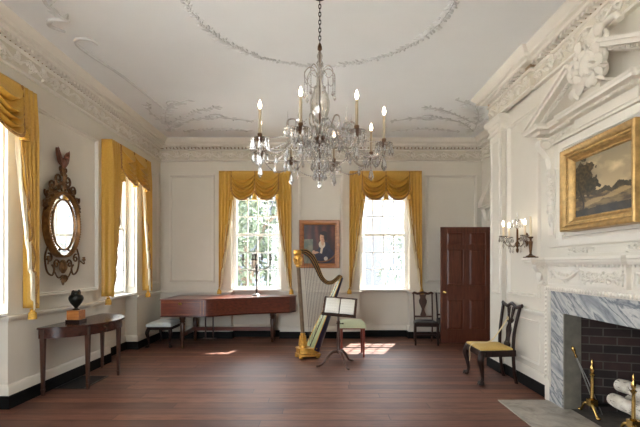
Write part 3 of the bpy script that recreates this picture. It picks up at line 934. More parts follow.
for sg in (-1, 1):
    c = sg * 0.875
    m = MB(TO)
    out = bez([(0.06, 2.36), (0.10, 2.36), (0.115, 2.40), (0.10, 2.44), (0.11, 2.52), (0.16, 2.60), (0.21, 2.66), (0.215, 2.70), (0.20, 2.73)], 5)
    poly = out + [(0.06, 2.73)]; n = len(poly)
    vs = [(c - 0.05, y, z) for y, z in poly] + [(c + 0.05, y, z) for y, z in poly]
    m.add(vs, [tuple(range(n)), tuple(range(2 * n - 1, n - 1, -1))] + [(i, i + n, (i + 1) % n + n, (i + 1) % n) for i in range(n)])
    for s2 in (-1, 1):
        m.tube([(c + s2 * 0.052, 0.15 + 0.045 * cos(t * 0.6), 2.67 + 0.04 * sin(t * 0.6)) for t in range(10)], 0.008, 5)
    m.leaf((c, 0.10, 2.62), -pi / 2, 0.2, 0.08, 0.4)
    # carved drop below the console
    r3 = random.Random(20 + sg)
    m.box(c - 0.05, 0.06, 1.75, c + 0.05, 0.08, 2.36)
    for i in range(34):
        z = 2.34 - i * 0.0135
        m.leaf((c + r3.uniform(-0.02, 0.02), 0.08, z), -pi / 2 + r3.uniform(-1.1, 1.1), 0.07, 0.036 * (1.2 - i / 60), 0.6)
        if i % 4 == 0: m.ell((c + r3.uniform(-0.015, 0.015), 0.09, z), (0.016, 0.014, 0.016), 6, 4)
    m.build('truss', M_['trim'], om, smooth=40)
m = MB(TO)
m.box(-0.925, 0.07, 2.665, 0.925, 0.10, 2.69)
m.box(-0.40, 0.07, 2.69, 0.40, 0.115, 2.775)
Ts = m.T
for sg in (-1, 1):
    for i in range(2):
        m.T = Ts @ Matrix.Translation((sg * 0.62 - 0.2 + 0.2 * i, 0.07, 2.73)); scroll_unit(m, 0.2, 0.08, 30 + i)
m.T = Ts
m.build('entablature', M_['trim'], om, smooth=40)
m = MB()
oc = [(-0.93, 0.06), (-0.93, 0.22), (-0.80, 0.22), (-0.80, 0.115), (-0.41, 0.115), (-0.41, 0.15), (0.41, 0.15), (0.41, 0.115), (0.80, 0.115), (0.80, 0.22), (0.93, 0.22), (0.93, 0.06)]
pr = [(-0.08, 2.775), (0.008, 2.777), (0.02, 2.79), (0.03, 2.80), (0.08, 2.805), (0.08, 2.83), (0.095, 2.84), (0.10, 2.85), (-0.08, 2.85)]
sweep(m, oc, [(-o, z) for o, z in pr]); m.slab(oc, 2.778, 2.849)
for i in range(60):
    x = -0.79 + i * 1.58 / 59
    yb = 0.15 if abs(x) < 0.41 else 0.115
    m.box(x - 0.008, yb - 0.01, 2.778, x + 0.008, yb + 0.026, 2.80)
m.v = [tuple(TO @ Vector(p)) for p in m.v]
m.build('cornice', M_['trim'], om, smooth=30)
for sg in (-1, 1):
    m = MB(TO)
    a = (sg * 0.98, 2.79); b = (sg * 0.22, 3.11)
    dz = 0.11
    def pz(y0, y1, lo, hi, e=0.0):
        m.prism([(a[0], a[1] + lo), (b[0], b[1] + lo), (b[0], b[1] + hi), (a[0], a[1] + hi)], y0, y1)
    pz(0.02, 0.20, 0.0, 0.035); pz(0.02, 0.285, 0.035, 0.07); pz(0.02, 0.31, 0.07, 0.10)
    for i in range(30):
        t = (i + 0.5) / 30
        x = a[0] + (b[0] - a[0]) * t; z = a[1] + (b[1] - a[1]) * t
        m.box(x - 0.008, 0.19, z + 0.008, x + 0.008, 0.225, z + 0.036)
    m.prism([(sg * 0.84, 2.851), (sg * 0.14, 2.851), (sg * 0.14, 3.12), (sg * 0.22, 3.11)], 0.0, 0.05)
    m.build('raking_cornice', M_['trim'], om, smooth=30)
# carved shield cartouche with scrolls and foliage standing in the break of the pediment
m = MB(TO)
m.box(-0.10, 0.03, 2.851, 0.10, 0.20, 2.93); m.box(-0.12, 0.03, 2.93, 0.12, 0.22, 2.95)
m.ell((0, 0.20, 3.10), (0.115, 0.075, 0.17), 14, 10); m.ell((0, 0.24, 3.09), (0.08, 0.06, 0.12), 12, 8)
m.tube(bez([(0.06, 0.2, 3.16), (0.17, 0.24, 3.20), (0.24, 0.24, 3.14), (0.20, 0.24, 3.06), (0.13, 0.22, 3.08)], 6), 0.034, 8); m.tube([(x, 0.25, z) for x, _, z in spiral((0.20, 3.13), 0.075, 0.012, 0.6 * pi, 1.5, 18)], [0.026 - 0.0008 * i for i in range(19)], 7)
m.tube(bez([(-0.06, 0.2, 3.24), (-0.16, 0.22, 3.34), (-0.28, 0.2, 3.36), (-0.33, 0.2, 3.30)], 6), 0.026, 8)
for sg in (-1, 1):
    m.tube([(sg * x, 0.2, z) for x, _, z in spiral((0.12, 3.27), 0.075, 0.012, -pi * 0.8, 1.4, 18)], [0.026 - 0.0008 * i for i in range(19)], 7)
    m.tube([(sg * x, 0.2, z) for x, _, z in spiral((0.13, 3.00), 0.055, 0.012, pi * 0.7, -1.3, 16)], [0.022 - 0.0008 * i for i in range(17)], 7)
    m.tube(bez([(sg * 0.10, 0.2, 3.22), (sg * 0.16, 0.2, 3.14), (sg * 0.13, 0.2, 3.05)], 6), 0.024, 7)
    r3 = random.Random(40 + sg)
    for i in range(44):
        m.leaf((sg * r3.uniform(0.03, 0.16), 0.20 + r3.uniform(0, 0.06), r3.uniform(2.96, 3.28)), r3.uniform(0, 6.28), 0.11, 0.05, 0.9)
for a in range(-4, 5):
    m.leaf((a * 0.014, 0.17, 3.27), pi / 2 - a * 0.23, 0.19 - abs(a) * 0.012, 0.06, 0.6)
m.ell((0, 0.19, 3.30), (0.045, 0.05, 0.05), 8, 6)
m.ell((0, 0.20, 2.98), (0.05, 0.04, 0.035), 8, 6)
m.build('cartouche', M_['trim'], om, smooth=60)

# landscape painting on the overmantel
pw_, ph_ = 0.97, 0.755
lp = thing('landscape_painting', 'large gilt framed landscape painting of dark trees hanging above the mantel', 'painting', (XB - 0.075, FC, 1.752), 0)
TP = wall_frame((0, 0, 0), (0, 1, 0), (-1, 0, 0))
def picture_frame(m, w, h, prof_):
    mm = MB(); sweep(mm, [(-w / 2, 0), (-w / 2, h), (w / 2, h), (w / 2, 0)], prof_, closed=True)
    m.add([(x, z, y) for x, y, z in mm.v], mm.f)
m = MB(TP)
picture_frame(m, pw_, ph_, [(0, 0.0), (0, 0.125), (0.012, 0.135), (0.03, 0.13), (0.05, 0.105), (0.075, 0.085), (0.085, 0.088), (0.095, 0.07), (0.11, 0.06), (0.118, 0.063), (0.125, 0.05), (0.125, 0.0)])
for i in range(54):
    t = i / 53
    for z in (0.062, ph_ - 0.062): m.ell((-pw_ / 2 + 0.06 + t * (pw_ - 0.12), 0.098, z), (0.007, 0.010, 0.012), 5, 4)
for i in range(38):
    t = i / 37
    for x in (-pw_ / 2 + 0.062, pw_ / 2 - 0.062): m.ell((x, 0.098, 0.07 + t * (ph_ - 0.14)), (0.012, 0.010, 0.007), 5, 4)
m.build('frame', M_['gilt_bright'], lp, smooth=40)
def fbm(x, y, s=0.0, o=4):
    return noise.fractal(Vector((x, y, s)), 1.0, 2.0, o)
def mixc(a, b, t):
    t = max(0, min(1, t)); return tuple(a[i] * (1 - t) + b[i] * t for i in range(3))
def landscape(u, v):
    u = 1 - u                                  # far end of the wall is the picture's left
    c = mixc((136, 124, 100), (192, 166, 124), (1 - v) * 1.15)
    c = mixc(c, (206, 182, 140), max(0, fbm(u * 3, v * 5, 2)) * 1.1 * (v > 0.3))
    c = mixc(c, (112, 104, 90), max(0, fbm(u * 2.2 + 5, v * 4, 7)) * 0.9)
    hor = 0.36 + 0.05 * fbm(u * 4, 0, 3)
    if v < hor + 0.10 * max(0, 0.5 * fbm(u * 7, 1, 5) + 0.6) and u > 0.25: c = mixc((58, 52, 38), (78, 68, 46), fbm(u * 20, v * 20, 1) + 0.4)
    if v < hor - 0.02:
        c = mixc((122, 102, 66), (70, 58, 40), fbm(u * 6, v * 18, 4) * 1.4 + 0.35)
        if abs(v - 0.24 - 0.16 * (u - 0.4)) < 0.035 + 0.03 * fbm(u * 5, v * 5, 9) and u > 0.2: c = mixc(c, (170, 144, 100), 0.7)
    if v < 0.14 + 0.04 * fbm(u * 5, 0, 8): c = mixc((36, 30, 22), (58, 48, 32), fbm(u * 8, v * 8, 6) + 0.4)
    r = ((u - 0.14) / 0.24) ** 2 + ((v - 0.62) / 0.36) ** 2
    if r + 0.9 * fbm(u * 8, v * 8, 12) < 0.85: c = mixc((48, 40, 26), (88, 74, 44), fbm(u * 22, v * 22, 13) + 0.4)
    r = ((u - 0.33) / 0.16) ** 2 + ((v - 0.50) / 0.12) ** 2
    if r + 0.9 * fbm(u * 9, v * 9, 15) < 0.7: c = mixc((40, 36, 26), (70, 62, 40), fbm(u * 22, v * 22, 16) + 0.4)
    if abs(u - 0.12 - 0.05 * sin(v * 8)) < 0.014 and v < 0.6: c = (40, 32, 24)
    return c
o = canvas(TP @ Matrix.Translation((0, 0.05, 0.115)), pw_ - 0.23, ph_ - 0.23, 150, 110, landscape)
o.parent = lp

# portrait on the back wall
pp = thing('portrait_painting', 'walnut framed portrait of a dark dressed seated sitter between the back windows', 'painting', (-0.05, YB - 0.002, 1.37), 0)
TQ = wall_frame((0, 0, 0), (1, 0, 0), (0, -1, 0))
m = MB(TQ)
picture_frame(m, 0.785, 0.935, [(0, 0), (0, 0.035), (0.012, 0.05), (0.05, 0.045), (0.075, 0.025), (0.078, 0.03), (0.09, 0.02), (0.09, 0)])
m.build('frame', M_['honey'], pp, smooth=35)
def portrait(u, v):
    c = mixc((62, 34, 28), (104, 54, 40), fbm(u * 3, v * 2, 1) + 0.45)
    c = mixc(c, (54, 28, 26), 0.5 + 0.5 * sin(u * 26 + 1.5 * fbm(u * 2, v * 3, 2)) if u > 0.0 and v > 0.45 else 0)
    if v < 0.62 and u < 0.30: c = mixc((86, 96, 78), (128, 120, 96), fbm(u * 7, v * 7, 3) + 0.5)
    E_ = lambda x, y, a, b: ((u - x) / a) ** 2 + ((v - y) / b) ** 2 < 1
    if E_(0.66, 0.22, 0.30, 0.22) or E_(0.66, 0.36, 0.19, 0.20): c = mixc((30, 24, 40), (46, 38, 58), fbm(u * 9, v * 9, 4) + 0.4)
    if E_(0.58, 0.49, 0.10, 0.10) or (abs(u - 0.58 + (v - 0.4) * -0.25) < 0.035 and 0.26 < v < 0.5): c = (206, 188, 162)
    if E_(0.60, 0.55, 0.05, 0.09): c = (196, 152, 118)
    if E_(0.595, 0.66, 0.083, 0.12): c = mixc((206, 158, 122), (168, 112, 82), (u - 0.56) * 8)
    if E_(0.635, 0.77, 0.11, 0.055) or E_(0.69, 0.68, 0.05, 0.11): c = (38, 24, 20)
    if E_(0.575, 0.675, 0.010, 0.008) or E_(0.625, 0.675, 0.010, 0.008): c = (62, 36, 28)
    if E_(0.59, 0.605, 0.02, 0.008): c = (164, 78, 66)
    if E_(0.38, 0.28, 0.10, 0.035) or E_(0.32, 0.30, 0.05, 0.04): c = (196, 150, 118)
    if E_(0.48, 0.22, 0.12, 0.05): c = (40, 34, 50)
    if E_(0.70, 0.13, 0.06, 0.05): c = (190, 178, 164)
    rr_ = ((u - 0.55) / 0.52) ** 2 + ((v - 0.40) / 0.36) ** 2
    if 0.86 < rr_ < 1.02 and v < 0.25: c = (120, 74, 36)
    return c
o = canvas(TQ @ Matrix.Translation((0, 0.016, 0.085)), 0.785 - 0.165, 0.935 - 0.165, 110, 130, portrait)
o.parent = pp

# ------------------------------------------------------------------ window draperies
def tassel(m, p, L, r):
    x, y, z = p
    m.tube([(x, y, z + 0.03), (x, y, z)], 0.004, 5)
    m.lathe([(0.0, 0), (r * 0.6, -0.01 * L / 0.1), (r * 0.72, -0.16 * L), (r * 0.5, -0.24 * L), (r * 0.55, -0.30 * L), (r * 0.95, -0.42 * L), (r, -0.7 * L), (r * 1.05, -L), (0, -L)], (x, y, z), 10)
def make_drapery():
    root = thing('window_drapery', 'x', 'curtain')
    TOP = 3.235; PW = 0.69; PY = -0.145; IN = 0.43
    m = MB(); m.box(-PW + 0.004, PY + 0.01, TOP - 0.06, PW - 0.004, -0.002, TOP - 0.004)
    m.build('pelmet_board', M_['gold_cloth'], root, smooth=0)
    for c in (-1, 1):
        x0, x1 = (-IN - 0.02, 0) if c < 0 else (0, IN + 0.02)
        def f(u, v):
            q = 1 - (2 * u - 1) ** 2
            e = abs(2 * u - 1)
            z = TOP - v * 0.36 - 0.20 * min(1, v / 0.28) ** 0.75 * (q ** 0.75)
            # folds hang as catenaries and bunch at the gathers
            ph = v * 4.985
            fold = ((ph % 1) ** 0.7 * (1 if ph % 1 < 0.9 else (1 - ph % 1) * 10) if v < 0.99 else 0.9) * min(1, v * 5)
            y = PY - 0.012 - 0.115 * fold * (0.3 + 0.7 * q) - 0.03 * v * q
            xm = (x0 + x1) / 2
            x = xm + (u - 0.5) * (x1 - x0) * (1 - 0.03 * v)
            return (x, y, z)
        m = MB(); m.grid(f, 26, 75)
        sw = m.build('swag', M_['gold_cloth'], root, smooth=80, solid=0.004)
        m = MB(); m.tube([tuple(Vector(f(i / 24, 1.0)) + Vector((0, -0.004, -0.012))) for i in range(25)], [(0.008, 0.017)] * 25, 6, sq=(0, 1, 0))
        m.build('fringe', M_['fringe'], sw, smooth=60)
    for x in (-IN - 0.02, 0, IN + 0.02):
        m = MB(); m.tube([(x, PY - 0.022 - 0.012 * abs(sin(i * 1.3)), TOP - 0.01 - i * 0.0255) for i in range(15)], [0.008 + 0.012 * i / 14 for i in range(15)], 7)
        m.build('gather', M_['fringe'], root, smooth=60)
        m = MB(); tassel(m, (x, PY - 0.05, TOP - 0.40), 0.16, 0.046); m.build('tassel', M_['tassel'], root, smooth=50)
    def bottom(u):      # u = 0 at the wall, 1 at the inner edge
        pts = [(0, 0.985), (0.34, 0.985), (0.42, 1.10), (0.50, 1.36), (0.57, 1.40), (0.66, 1.66), (0.73, 1.70), (0.84, 1.98), (0.90, 2.02), (1, 2.32)]
        for (a, b), (c, d) in zip(pts, pts[1:]):
            if u <= c: return b + (d - b) * (u - a) / (c - a)
        return pts[-1][1]
    for sg in (-1, 1):
        def path(u, v, off=0.0):
            L1 = abs(PY) + 0.005; L2 = PW - IN + 0.06; s = u * (L1 + L2)
            amp = 0.034 * min(1, v * 4 + 0.25)
            if s < L1: x, y, w = PW, -0.004 - s, 0.15
            else: x, y, w = PW - (s - L1), PY - 0.006, 1.0
            y = min(y - amp * w * (0.5 + 0.5 * sin(s * 92)) + off, -0.003)
            x += 0.006 * sin(s * 70 + 1) * (1 - w) * v
            # the tail is drawn outwards towards its foot
            k = max(0, (s - L1)) * 0.38 * v ** 2
            return (sg * (x + k), y, v)
        def g(u, v):
            x, y, _ = path(u, v)
            return (x, y, TOP + (bottom(u) - TOP) * v)
        def gl(u, v):
            x, y, _ = path(u, v, 0.014)
            zb = bottom(u) - 0.30 * min(1, max(0, (u - 0.36) * 8))
            return (x, y, TOP - 0.05 + (zb - TOP + 0.05) * v)
        m = MB(); m.grid(g, 64, 30)
        cp = m.build('curtain_panel', M_['gold_cloth'], root, smooth=80, solid=0.003)
        m = MB(); m.grid(lambda u, v: gl(0.40 + 0.60 * u, v), 36, 24)
        m.build('lining', M_['lining'], cp, smooth=80, solid=0.002)
        m = MB(); m.tube([tuple(Vector(g(0.36 + 0.64 * i / 40, 1.0)) + Vector((0, -0.006, 0))) for i in range(41)], 0.010, 6)
        m.build('fringe', M_['fringe'], cp, smooth=60)
        m = MB(); x, y, z = g(0.2, 1); tassel(m, (x, y - 0.005, 0.985), 0.115, 0.042); m.build('tassel', M_['tassel'], root, smooth=50)
    return root
dr = make_drapery()
dl = [(XL, WY[0], pi / 2, 'gold swag curtain on the left wall window beyond the oval mirror'),
      (XL, WY[1], pi / 2, 'gold swag curtain on the left wall, cropped by the photo edge, before the oval mirror'),
      (WX[0], YB, 0, 'gold swag curtain on the back window behind the silver candelabrum'),
      (WX[1], YB, 0, 'gold swag curtain on the back window between portrait and mahogany door')]
for i, (x, y, rz, lab) in enumerate(dl):
    o = dr if i == 0 else copy_tree(dr)
    o.location = (x, y, 0); o.rotation_euler = (0, 0, rz)
    tag(o, lab, 'curtain', 'gold window draperies')

# ------------------------------------------------------------------ oval mirror on the left wall
mr = thing('oval_mirror', 'gilt oval girandole mirror with eagle crest on the left wall', 'mirror', (XL + 0.003, 5.11, 1.92), 0)
T = wall_frame((0, 0, 0), (0, 1, 0), (1, 0, 0))
def oval(m, prof_, a, b, n=48):
    vs = []; k = len(prof_)
    for i in range(n):
        t = 2 * pi * i / n
        for o, y in prof_: vs.append(((a + o) * cos(t), y, (b + o) * sin(t)))
    m.add(vs, [(i * k + j, i * k + j + 1, ((i + 1) % n) * k + j + 1, ((i + 1) % n) * k + j) for i in range(n) for j in range(k - 1)])
m = MB(T)
oval(m, [(0, 0.0), (0, 0.075), (-0.010, 0.09), (-0.022, 0.085), (-0.030, 0.06)], 0.315, 0.395)
oval(m, [(0.012, 0.058), (0.008, 0.072), (-0.006, 0.072), (-0.012, 0.058)], 0.222, 0.300)
for i in range(72):
    t = 2 * pi * i / 72; m.ell((0.300 * cos(t), 0.09, 0.380 * sin(t)), (0.010, 0.010, 0.010), 5, 4)
m.build('frame', M_['gilt'], mr, smooth=40)
def disc(m, a, b, y, n=48):
    m.add([(a * cos(2 * pi * i / n), y, b * sin(2 * pi * i / n)) for i in range(n)], [tuple(range(n))])
m = MB(T)
oval(m, [(0, 0.062), (-0.06, 0.062)], 0.288, 0.367)
m.build('border_glass', M_['mirror'], mr, smooth=0)
m = MB(T); disc(m, 0.222, 0.300, 0.058); m.build('mirror_glass', M_['mirror'], mr, smooth=0)
m = MB(T); disc(m, 0.310, 0.390, 0.006); m.build('backboard', M_['redwood'], mr, smooth=0)
for i in range(8):
    t = 2 * pi * i / 8 + 0.39; m = MB(T)
    m.ell((0.25 * cos(t), 0.066, 0.327 * sin(t)), (0.014, 0.012, 0.014), 8, 5); m.build('boss', M_['gilt_dark'], mr)
m = MB(T)   # scrolled crest
for sg in (-1, 1):
    sp = lambda c, r0, r1, a0, tn, rad: m.tube([(sg * x, 0.05, z) for x, _, z in spiral(c, r0, r1, a0, tn, 18)], rad, 6)
    sp((0.085, 0.535), 0.080, 0.012, -0.9 * pi, 1.35, 0.013)
    sp((0.20, 0.44), 0.060, 0.010, -0.2 * pi, 1.2, 0.012)
    sp((0.29, 0.335), 0.055, 0.010, 0.2 * pi, -1.2, 0.012)
    sp((0.325, 0.22), 0.040, 0.010, 0.1 * pi, 1.2, 0.010)
    sp((0.04, 0.665), 0.042, 0.010, pi, 1.1, 0.010)
    m.tube(bez([(sg * 0.02, 0.05, 0.40), (sg * 0.10, 0.05, 0.46), (sg * 0.21, 0.05, 0.38), (sg * 0.30, 0.05, 0.29), (sg * 0.33, 0.05, 0.18)], 5), 0.012, 6)
    r3 = random.Random(60 + sg)
    for i in range(30):
        t = r3.uniform(0.35, 1.45)
        m.leaf((sg * (0.335 * cos(t) + r3.uniform(0, 0.03)), 0.045, 0.42 * sin(t) + r3.uniform(0, 0.05)), r3.uniform(0, 6.28), 0.075, 0.034, 0.6)
for i in range(10): m.leaf((0, 0.06, 0.42 + i * 0.022), pi / 2 + random.uniform(-1, 1), 0.08, 0.04, 0.6)
m.ell((0, 0.05, 0.62), (0.035, 0.035, 0.045), 8, 6)
m.build('crest', M_['gilt_dark'], mr, smooth=60)
m = MB(T)   # eagle with raised wings
m.ell((0, 0.06, 0.735), (0.034, 0.04, 0.065), 10, 7)
m.ell((0.012, 0.075, 0.815), (0.02, 0.024, 0.024), 8, 6)
m.tube([(0.02, 0.09, 0.815), (0.032, 0.105, 0.805), (0.034, 0.108, 0.795)], [0.009, 0.006, 0.002], 6)
for sg in (-1, 1):
    mm = bez([(sg * 0.02, 0.70), (sg * 0.08, 0.73), (sg * 0.115, 0.81), (sg * 0.12, 0.895), (sg * 0.075, 0.87), (sg * 0.05, 0.835), (sg * 0.015, 0.79)], 4)
    m.prism([(p[0], p[1]) for p in [(q[0], q[1]) for q in [(v[0], v[1]) for v in mm]]], 0.035, 0.06)
    for i in range(5):
        m.leaf((sg * (0.035 + i * 0.012), 0.06, 0.74 + i * 0.025), pi / 2 - sg * (0.35), 0.075, 0.022, 0.5)
m.prism([(-0.03, 0.70), (0.03, 0.70), (0.02, 0.62), (-0.02, 0.62)], 0.03, 0.055)
m.build('eagle', M_['redwood'], mr, smooth=50)
m = MB(T)   # lower ornament
for sg in (-1, 1):
    m.tube(bez([(sg * 0.29, 0.05, -0.28), (sg * 0.335, 0.05, -0.40), (sg * 0.30, 0.05, -0.55), (sg * 0.21, 0.05, -0.60), (sg * 0.17, 0.05, -0.53), (sg * 0.21, 0.05, -0.48)], 6), 0.011, 6)
    m.tube([(sg * x, 0.05, z) for x, _, z in spiral((0.26, -0.40), 0.055, 0.01, 0.4 * pi, 1.2, 16)], 0.011, 6)
    m.tube([(sg * x, 0.05, z) for x, _, z in spiral((0.13, -0.47), 0.055, 0.01, 0.9 * pi, -1.2, 16)], 0.011, 6)
    m.tube(bez([(sg * 0.02, 0.05, -0.62), (sg * 0.10, 0.05, -0.63), (sg * 0.16, 0.05, -0.56)], 6), 0.009, 6)
    m.tube(bez([(sg * 0.30, 0.07, -0.42), (sg * 0.36, 0.10, -0.47), (sg * 0.355, 0.10, -0.43)], 6), 0.008, 6)
    m.lathe([(0.016, 0), (0.024, 0.012), (0.016, 0.03), (0.018, 0.05)], (sg * 0.355, 0.10, -0.43), 8)
m.ell((0, 0.05, -0.50), (0.07, 0.03, 0.085), 12, 8); m.ell((0, 0.07, -0.50), (0.045, 0.025, 0.06), 10, 6)
for i in range(9): m.leaf((0, 0.06, -0.60), -pi / 2 + (i - 4) * 0.3, 0.10, 0.035, 0.6)
m.lathe([(0.0, -0.73), (0.012, -0.715), (0.022, -0.68), (0.012, -0.65), (0.02, -0.62)], (0, 0.05, 0), 8)
m.build('pendant', M_['gilt_dark'], mr, smooth=60)

# ------------------------------------------------------------------ demilune table, urn, block, floor vent
tb = thing('demilune_table', 'dark mahogany half round side table against the left wall under the mirror', 'table', (XL + 0.045, 5.335, 0), 0)
R1, R2, HT = 0.69, 0.56, 0.755
half = lambda a, b, n=28: [(b * sin(pi * i / n), a * -cos(pi * i / n)) for i in range(n + 1)]
m = MB(); m.slab(half(R1, R2), HT - 0.022, HT); m.build('tabletop', M_['walnut_lie'], tb, smooth=30, bevel=0.004)
m = MB(); o_, i_ = half(R1 - 0.03, R2 - 0.03), half(R1 - 0.055, R2 - 0.055)
m.slab(o_ + i_[::-1], HT - 0.125, HT - 0.022); m.box(0.0, -R1 + 0.03, HT - 0.125, 0.02, R1 - 0.03, HT - 0.022)
m.build('apron', M_['walnut_lie'], tb, smooth=30)
for (x, y) in ((0.035, -0.635), (0.40, -0.40), (0.46, 0.22), (0.035, 0.635)):
    m = MB(); m.taper((x, y, HT - 0.022), 0.026, 0.026, (x, y, 0.07), 0.015, 0.015); m.taper((x, y, 0.07), 0.019, 0.019, (x, y, 0.0), 0.012, 0.012)
    m.build('leg', M_['walnut'], tb, smooth=0, bevel=0.002)
uy, ux = 5.10, XL + 0.215
bl = thing('wooden_block', 'square amber wood plinth block on the half round table', 'plinth', (ux, uy, HT), 0.0)
m = MB(); m.box(-0.082, -0.082, 0, 0.082, 0.082, 0.035); m.build('block_base', M_['ebony'], bl, smooth=0, bevel=0.003)
m = MB(); m.box(-0.072, -0.072, 0.035, 0.072, 0.072, 0.145); m.build('block_body', M_['block'], bl, smooth=0, bevel=0.003)
un = thing('bronze_urn', 'black patinated urn with small shoulder handles on the amber block', 'urn', (ux, uy, HT + 0.145), 0.0)
m = MB(); m.lathe([(0.04, 0), (0.042, 0.008), (0.022, 0.018), (0.018, 0.03), (0.03, 0.045), (0.062, 0.085), (0.080, 0.125), (0.082, 0.15), (0.070, 0.175), (0.046, 0.19), (0.042, 0.205), (0.05, 0.225), (0.046, 0.227), (0.036, 0.205), (0, 0.2)], n=20)
m.build('urn_body', M_['patina'], un)
for sg in (-1, 1):
    m = MB(); m.tube(bez([(0, sg * 0.07, 0.165), (0, sg * 0.085, 0.20), (0, sg * 0.06, 0.232), (0, sg * 0.045, 0.215)], 5), 0.010, 6); m.build('handle', M_['patina'], un)
vt = thing('floor_vent', 'flat dark floor vent with pale metal rim under the half round table', 'vent', (-2.93, 5.23, 0), 0)
m = MB(); m.box(-0.16, -0.27, 0.0, 0.16, 0.27, 0.006); 
m.build('vent_grille', M_['iron'], vt, smooth=0)
m = MB()
for a in ((-0.175, -0.285, 0.175, -0.27), (-0.175, 0.27, 0.175, 0.285), (-0.175, -0.27, -0.16, 0.27), (0.16, -0.27, 0.175, 0.27)): m.box(a[0], a[1], 0, a[2], a[3], 0.008)
m.build('vent_rim', M_['silver'], vt, smooth=0)

# ------------------------------------------------------------------ piano, bench, candelabrum
pn = thing('grand_piano', 'long red mahogany early grand piano below the left back window', 'piano', (0, 0, 0), 0)
ZB, ZT = 0.560, 0.832
bent = [(p[0], p[1]) for p in bez([(-1.975, 7.22, 0), (-1.86, 7.27, 0), (-1.66, 7.42, 0), (-1.35, 7.60, 0), (-1.0, 7.74, 0), (-0.60, 7.85, 0)], 4)]
plan = [(-2.73, 8.20), (-2.73, 7.22)] + bent + [(-0.50, 8.05), (-0.50, 8.20)]
m = MB(); m.slab(plan, ZB, ZT); m.build('case', M_['mahogany'], pn, smooth=20, bevel=0.004)
grow = lambda P, e: [(x + (e if x > -1.6 else -e) * 0.8, y - e if y < 8.1 else y) for x, y in P]
m = MB(); m.slab(grow(plan, 0.018), ZT, ZT + 0.022); m.build('lid', M_['mahogany'], pn, smooth=20, bevel=0.004)
m = MB(); m.slab(grow(plan, 0.008), ZB - 0.012, ZB + 0.012); m.build('base_moulding', M_['walnut_lie'], pn, smooth=20, bevel=0.003)
m = MB()
for x in (-2.06, -2.005): m.box(x - 0.004, 7.217, ZB + 0.02, x + 0.004, 7.221, ZT - 0.01)
m.box(-2.715, 7.217, ZB + 0.03, -2.07, 7.2205, ZB + 0.034); m.box(-2.715, 7.217, ZT - 0.03, -2.07, 7.2205, ZT - 0.026)
m.build('inlay_line', M_['honey'], pn, smooth=0)
m = MB(); m.box(-2.43, 7.21, ZT - 0.075, -2.37, 7.221, ZT - 0.035); m.build('lock_plate', M_['brass'], pn, smooth=0)
m = MB(); m.box(-2.795, 7.26, ZT + 0.002, -2.70, 8.16, ZT + 0.012)
legp = [(0.030, 0.03), (0.024, 0.0), (0.03, 0.045), (0.022, 0.06), (0.026, 0.10)]
def turned(x, y, z0, z1, r):
    h = z1 - z0
    return [(r * a, z0 + h * b) for a, b in ((0.55, 0), (0.7, 0.04), (0.5, 0.07), (0.62, 0.10), (0.75, 0.45), (0.95, 0.75), (0.7, 0.79), (1.1, 0.83), (0.8, 0.86), (1.15, 0.9), (1.15, 1.0))]
legs = [(-2.40, 7.34), (-2.40, 8.08), (-0.92, 7.92), (-0.92, 8.14)]
for x, y in legs:
    m = MB(); m.lathe([(0.02, 0.0), (0.026, 0.012), (0.026, 0.03), (0.015, 0.045)], (x, y, 0), 12)
    lg = None
    b = MB(); b.lathe(turned(x, y, 0.045, ZB - 0.012, 0.045), (x, y, 0), 14)
    lg = b.build('leg', M_['walnut'], pn)
    m.build('caster', M_['bronze'], lg)
m = MB()
m.box(-2.40, 7.99, 0.20, -0.92, 8.03, 0.27); m.box(-2.42, 7.34, 0.20, -2.38, 8.08, 0.27); m.box(-0.94, 7.92, 0.20, -0.90, 8.14, 0.27)
m.build('stretcher', M_['mahogany'], pn, smooth=0, bevel=0.003)
m = MB()
m.box(-2.16, 7.86, 0.08, -2.14, 7.9, ZB); m.box(-2.02, 7.86, 0.08, -2.00, 7.9, ZB); m.box(-2.2, 7.84, 0.05, -1.96, 7.92, 0.08)
m.build('pedal_lyre', M_['walnut'], pn, smooth=0, bevel=0.003)

def cabriole(m, x, y, h, dx, dy, r=0.03):
    """cabriole leg: knee bulges outward along (dx,dy), ankle tucks in, ball foot"""
    P = [(x, y, h), (x + dx * 0.02, y + dy * 0.02, h * 0.88), (x + dx * 0.034, y + dy * 0.034, h * 0.74), (x + dx * 0.012, y + dy * 0.012, h * 0.48), (x - dx * 0.004, y - dy * 0.004, h * 0.22), (x + dx * 0.010, y + dy * 0.010, h * 0.10)]
    m.tube(bez(P, 5), lerp_list([r * 0.95, r * 1.15, r * 1.1, r * 0.72, r * 0.5, r * 0.62], 5), 9)
    m.ell((x + dx * 0.022, y + dy * 0.022, r * 0.85), (r * 1.05, r * 1.05, r * 0.85), 10, 6)
    for k in (-0.7, 0, 0.7):
        a = math.atan2(dy, dx) + k
        m.tube([(x + dx * 0.01, y + dy * 0.01, h * 0.13), (x + dx * 0.02 + cos(a) * r * 0.9, y + dy * 0.02 + sin(a) * r * 0.9, r * 1.3), (x + dx * 0.02 + cos(a) * r * 1.25, y + dy * 0.02 + sin(a) * r * 1.25, r * 0.3)], [r * 0.3, r * 0.32, r * 0.2], 6)
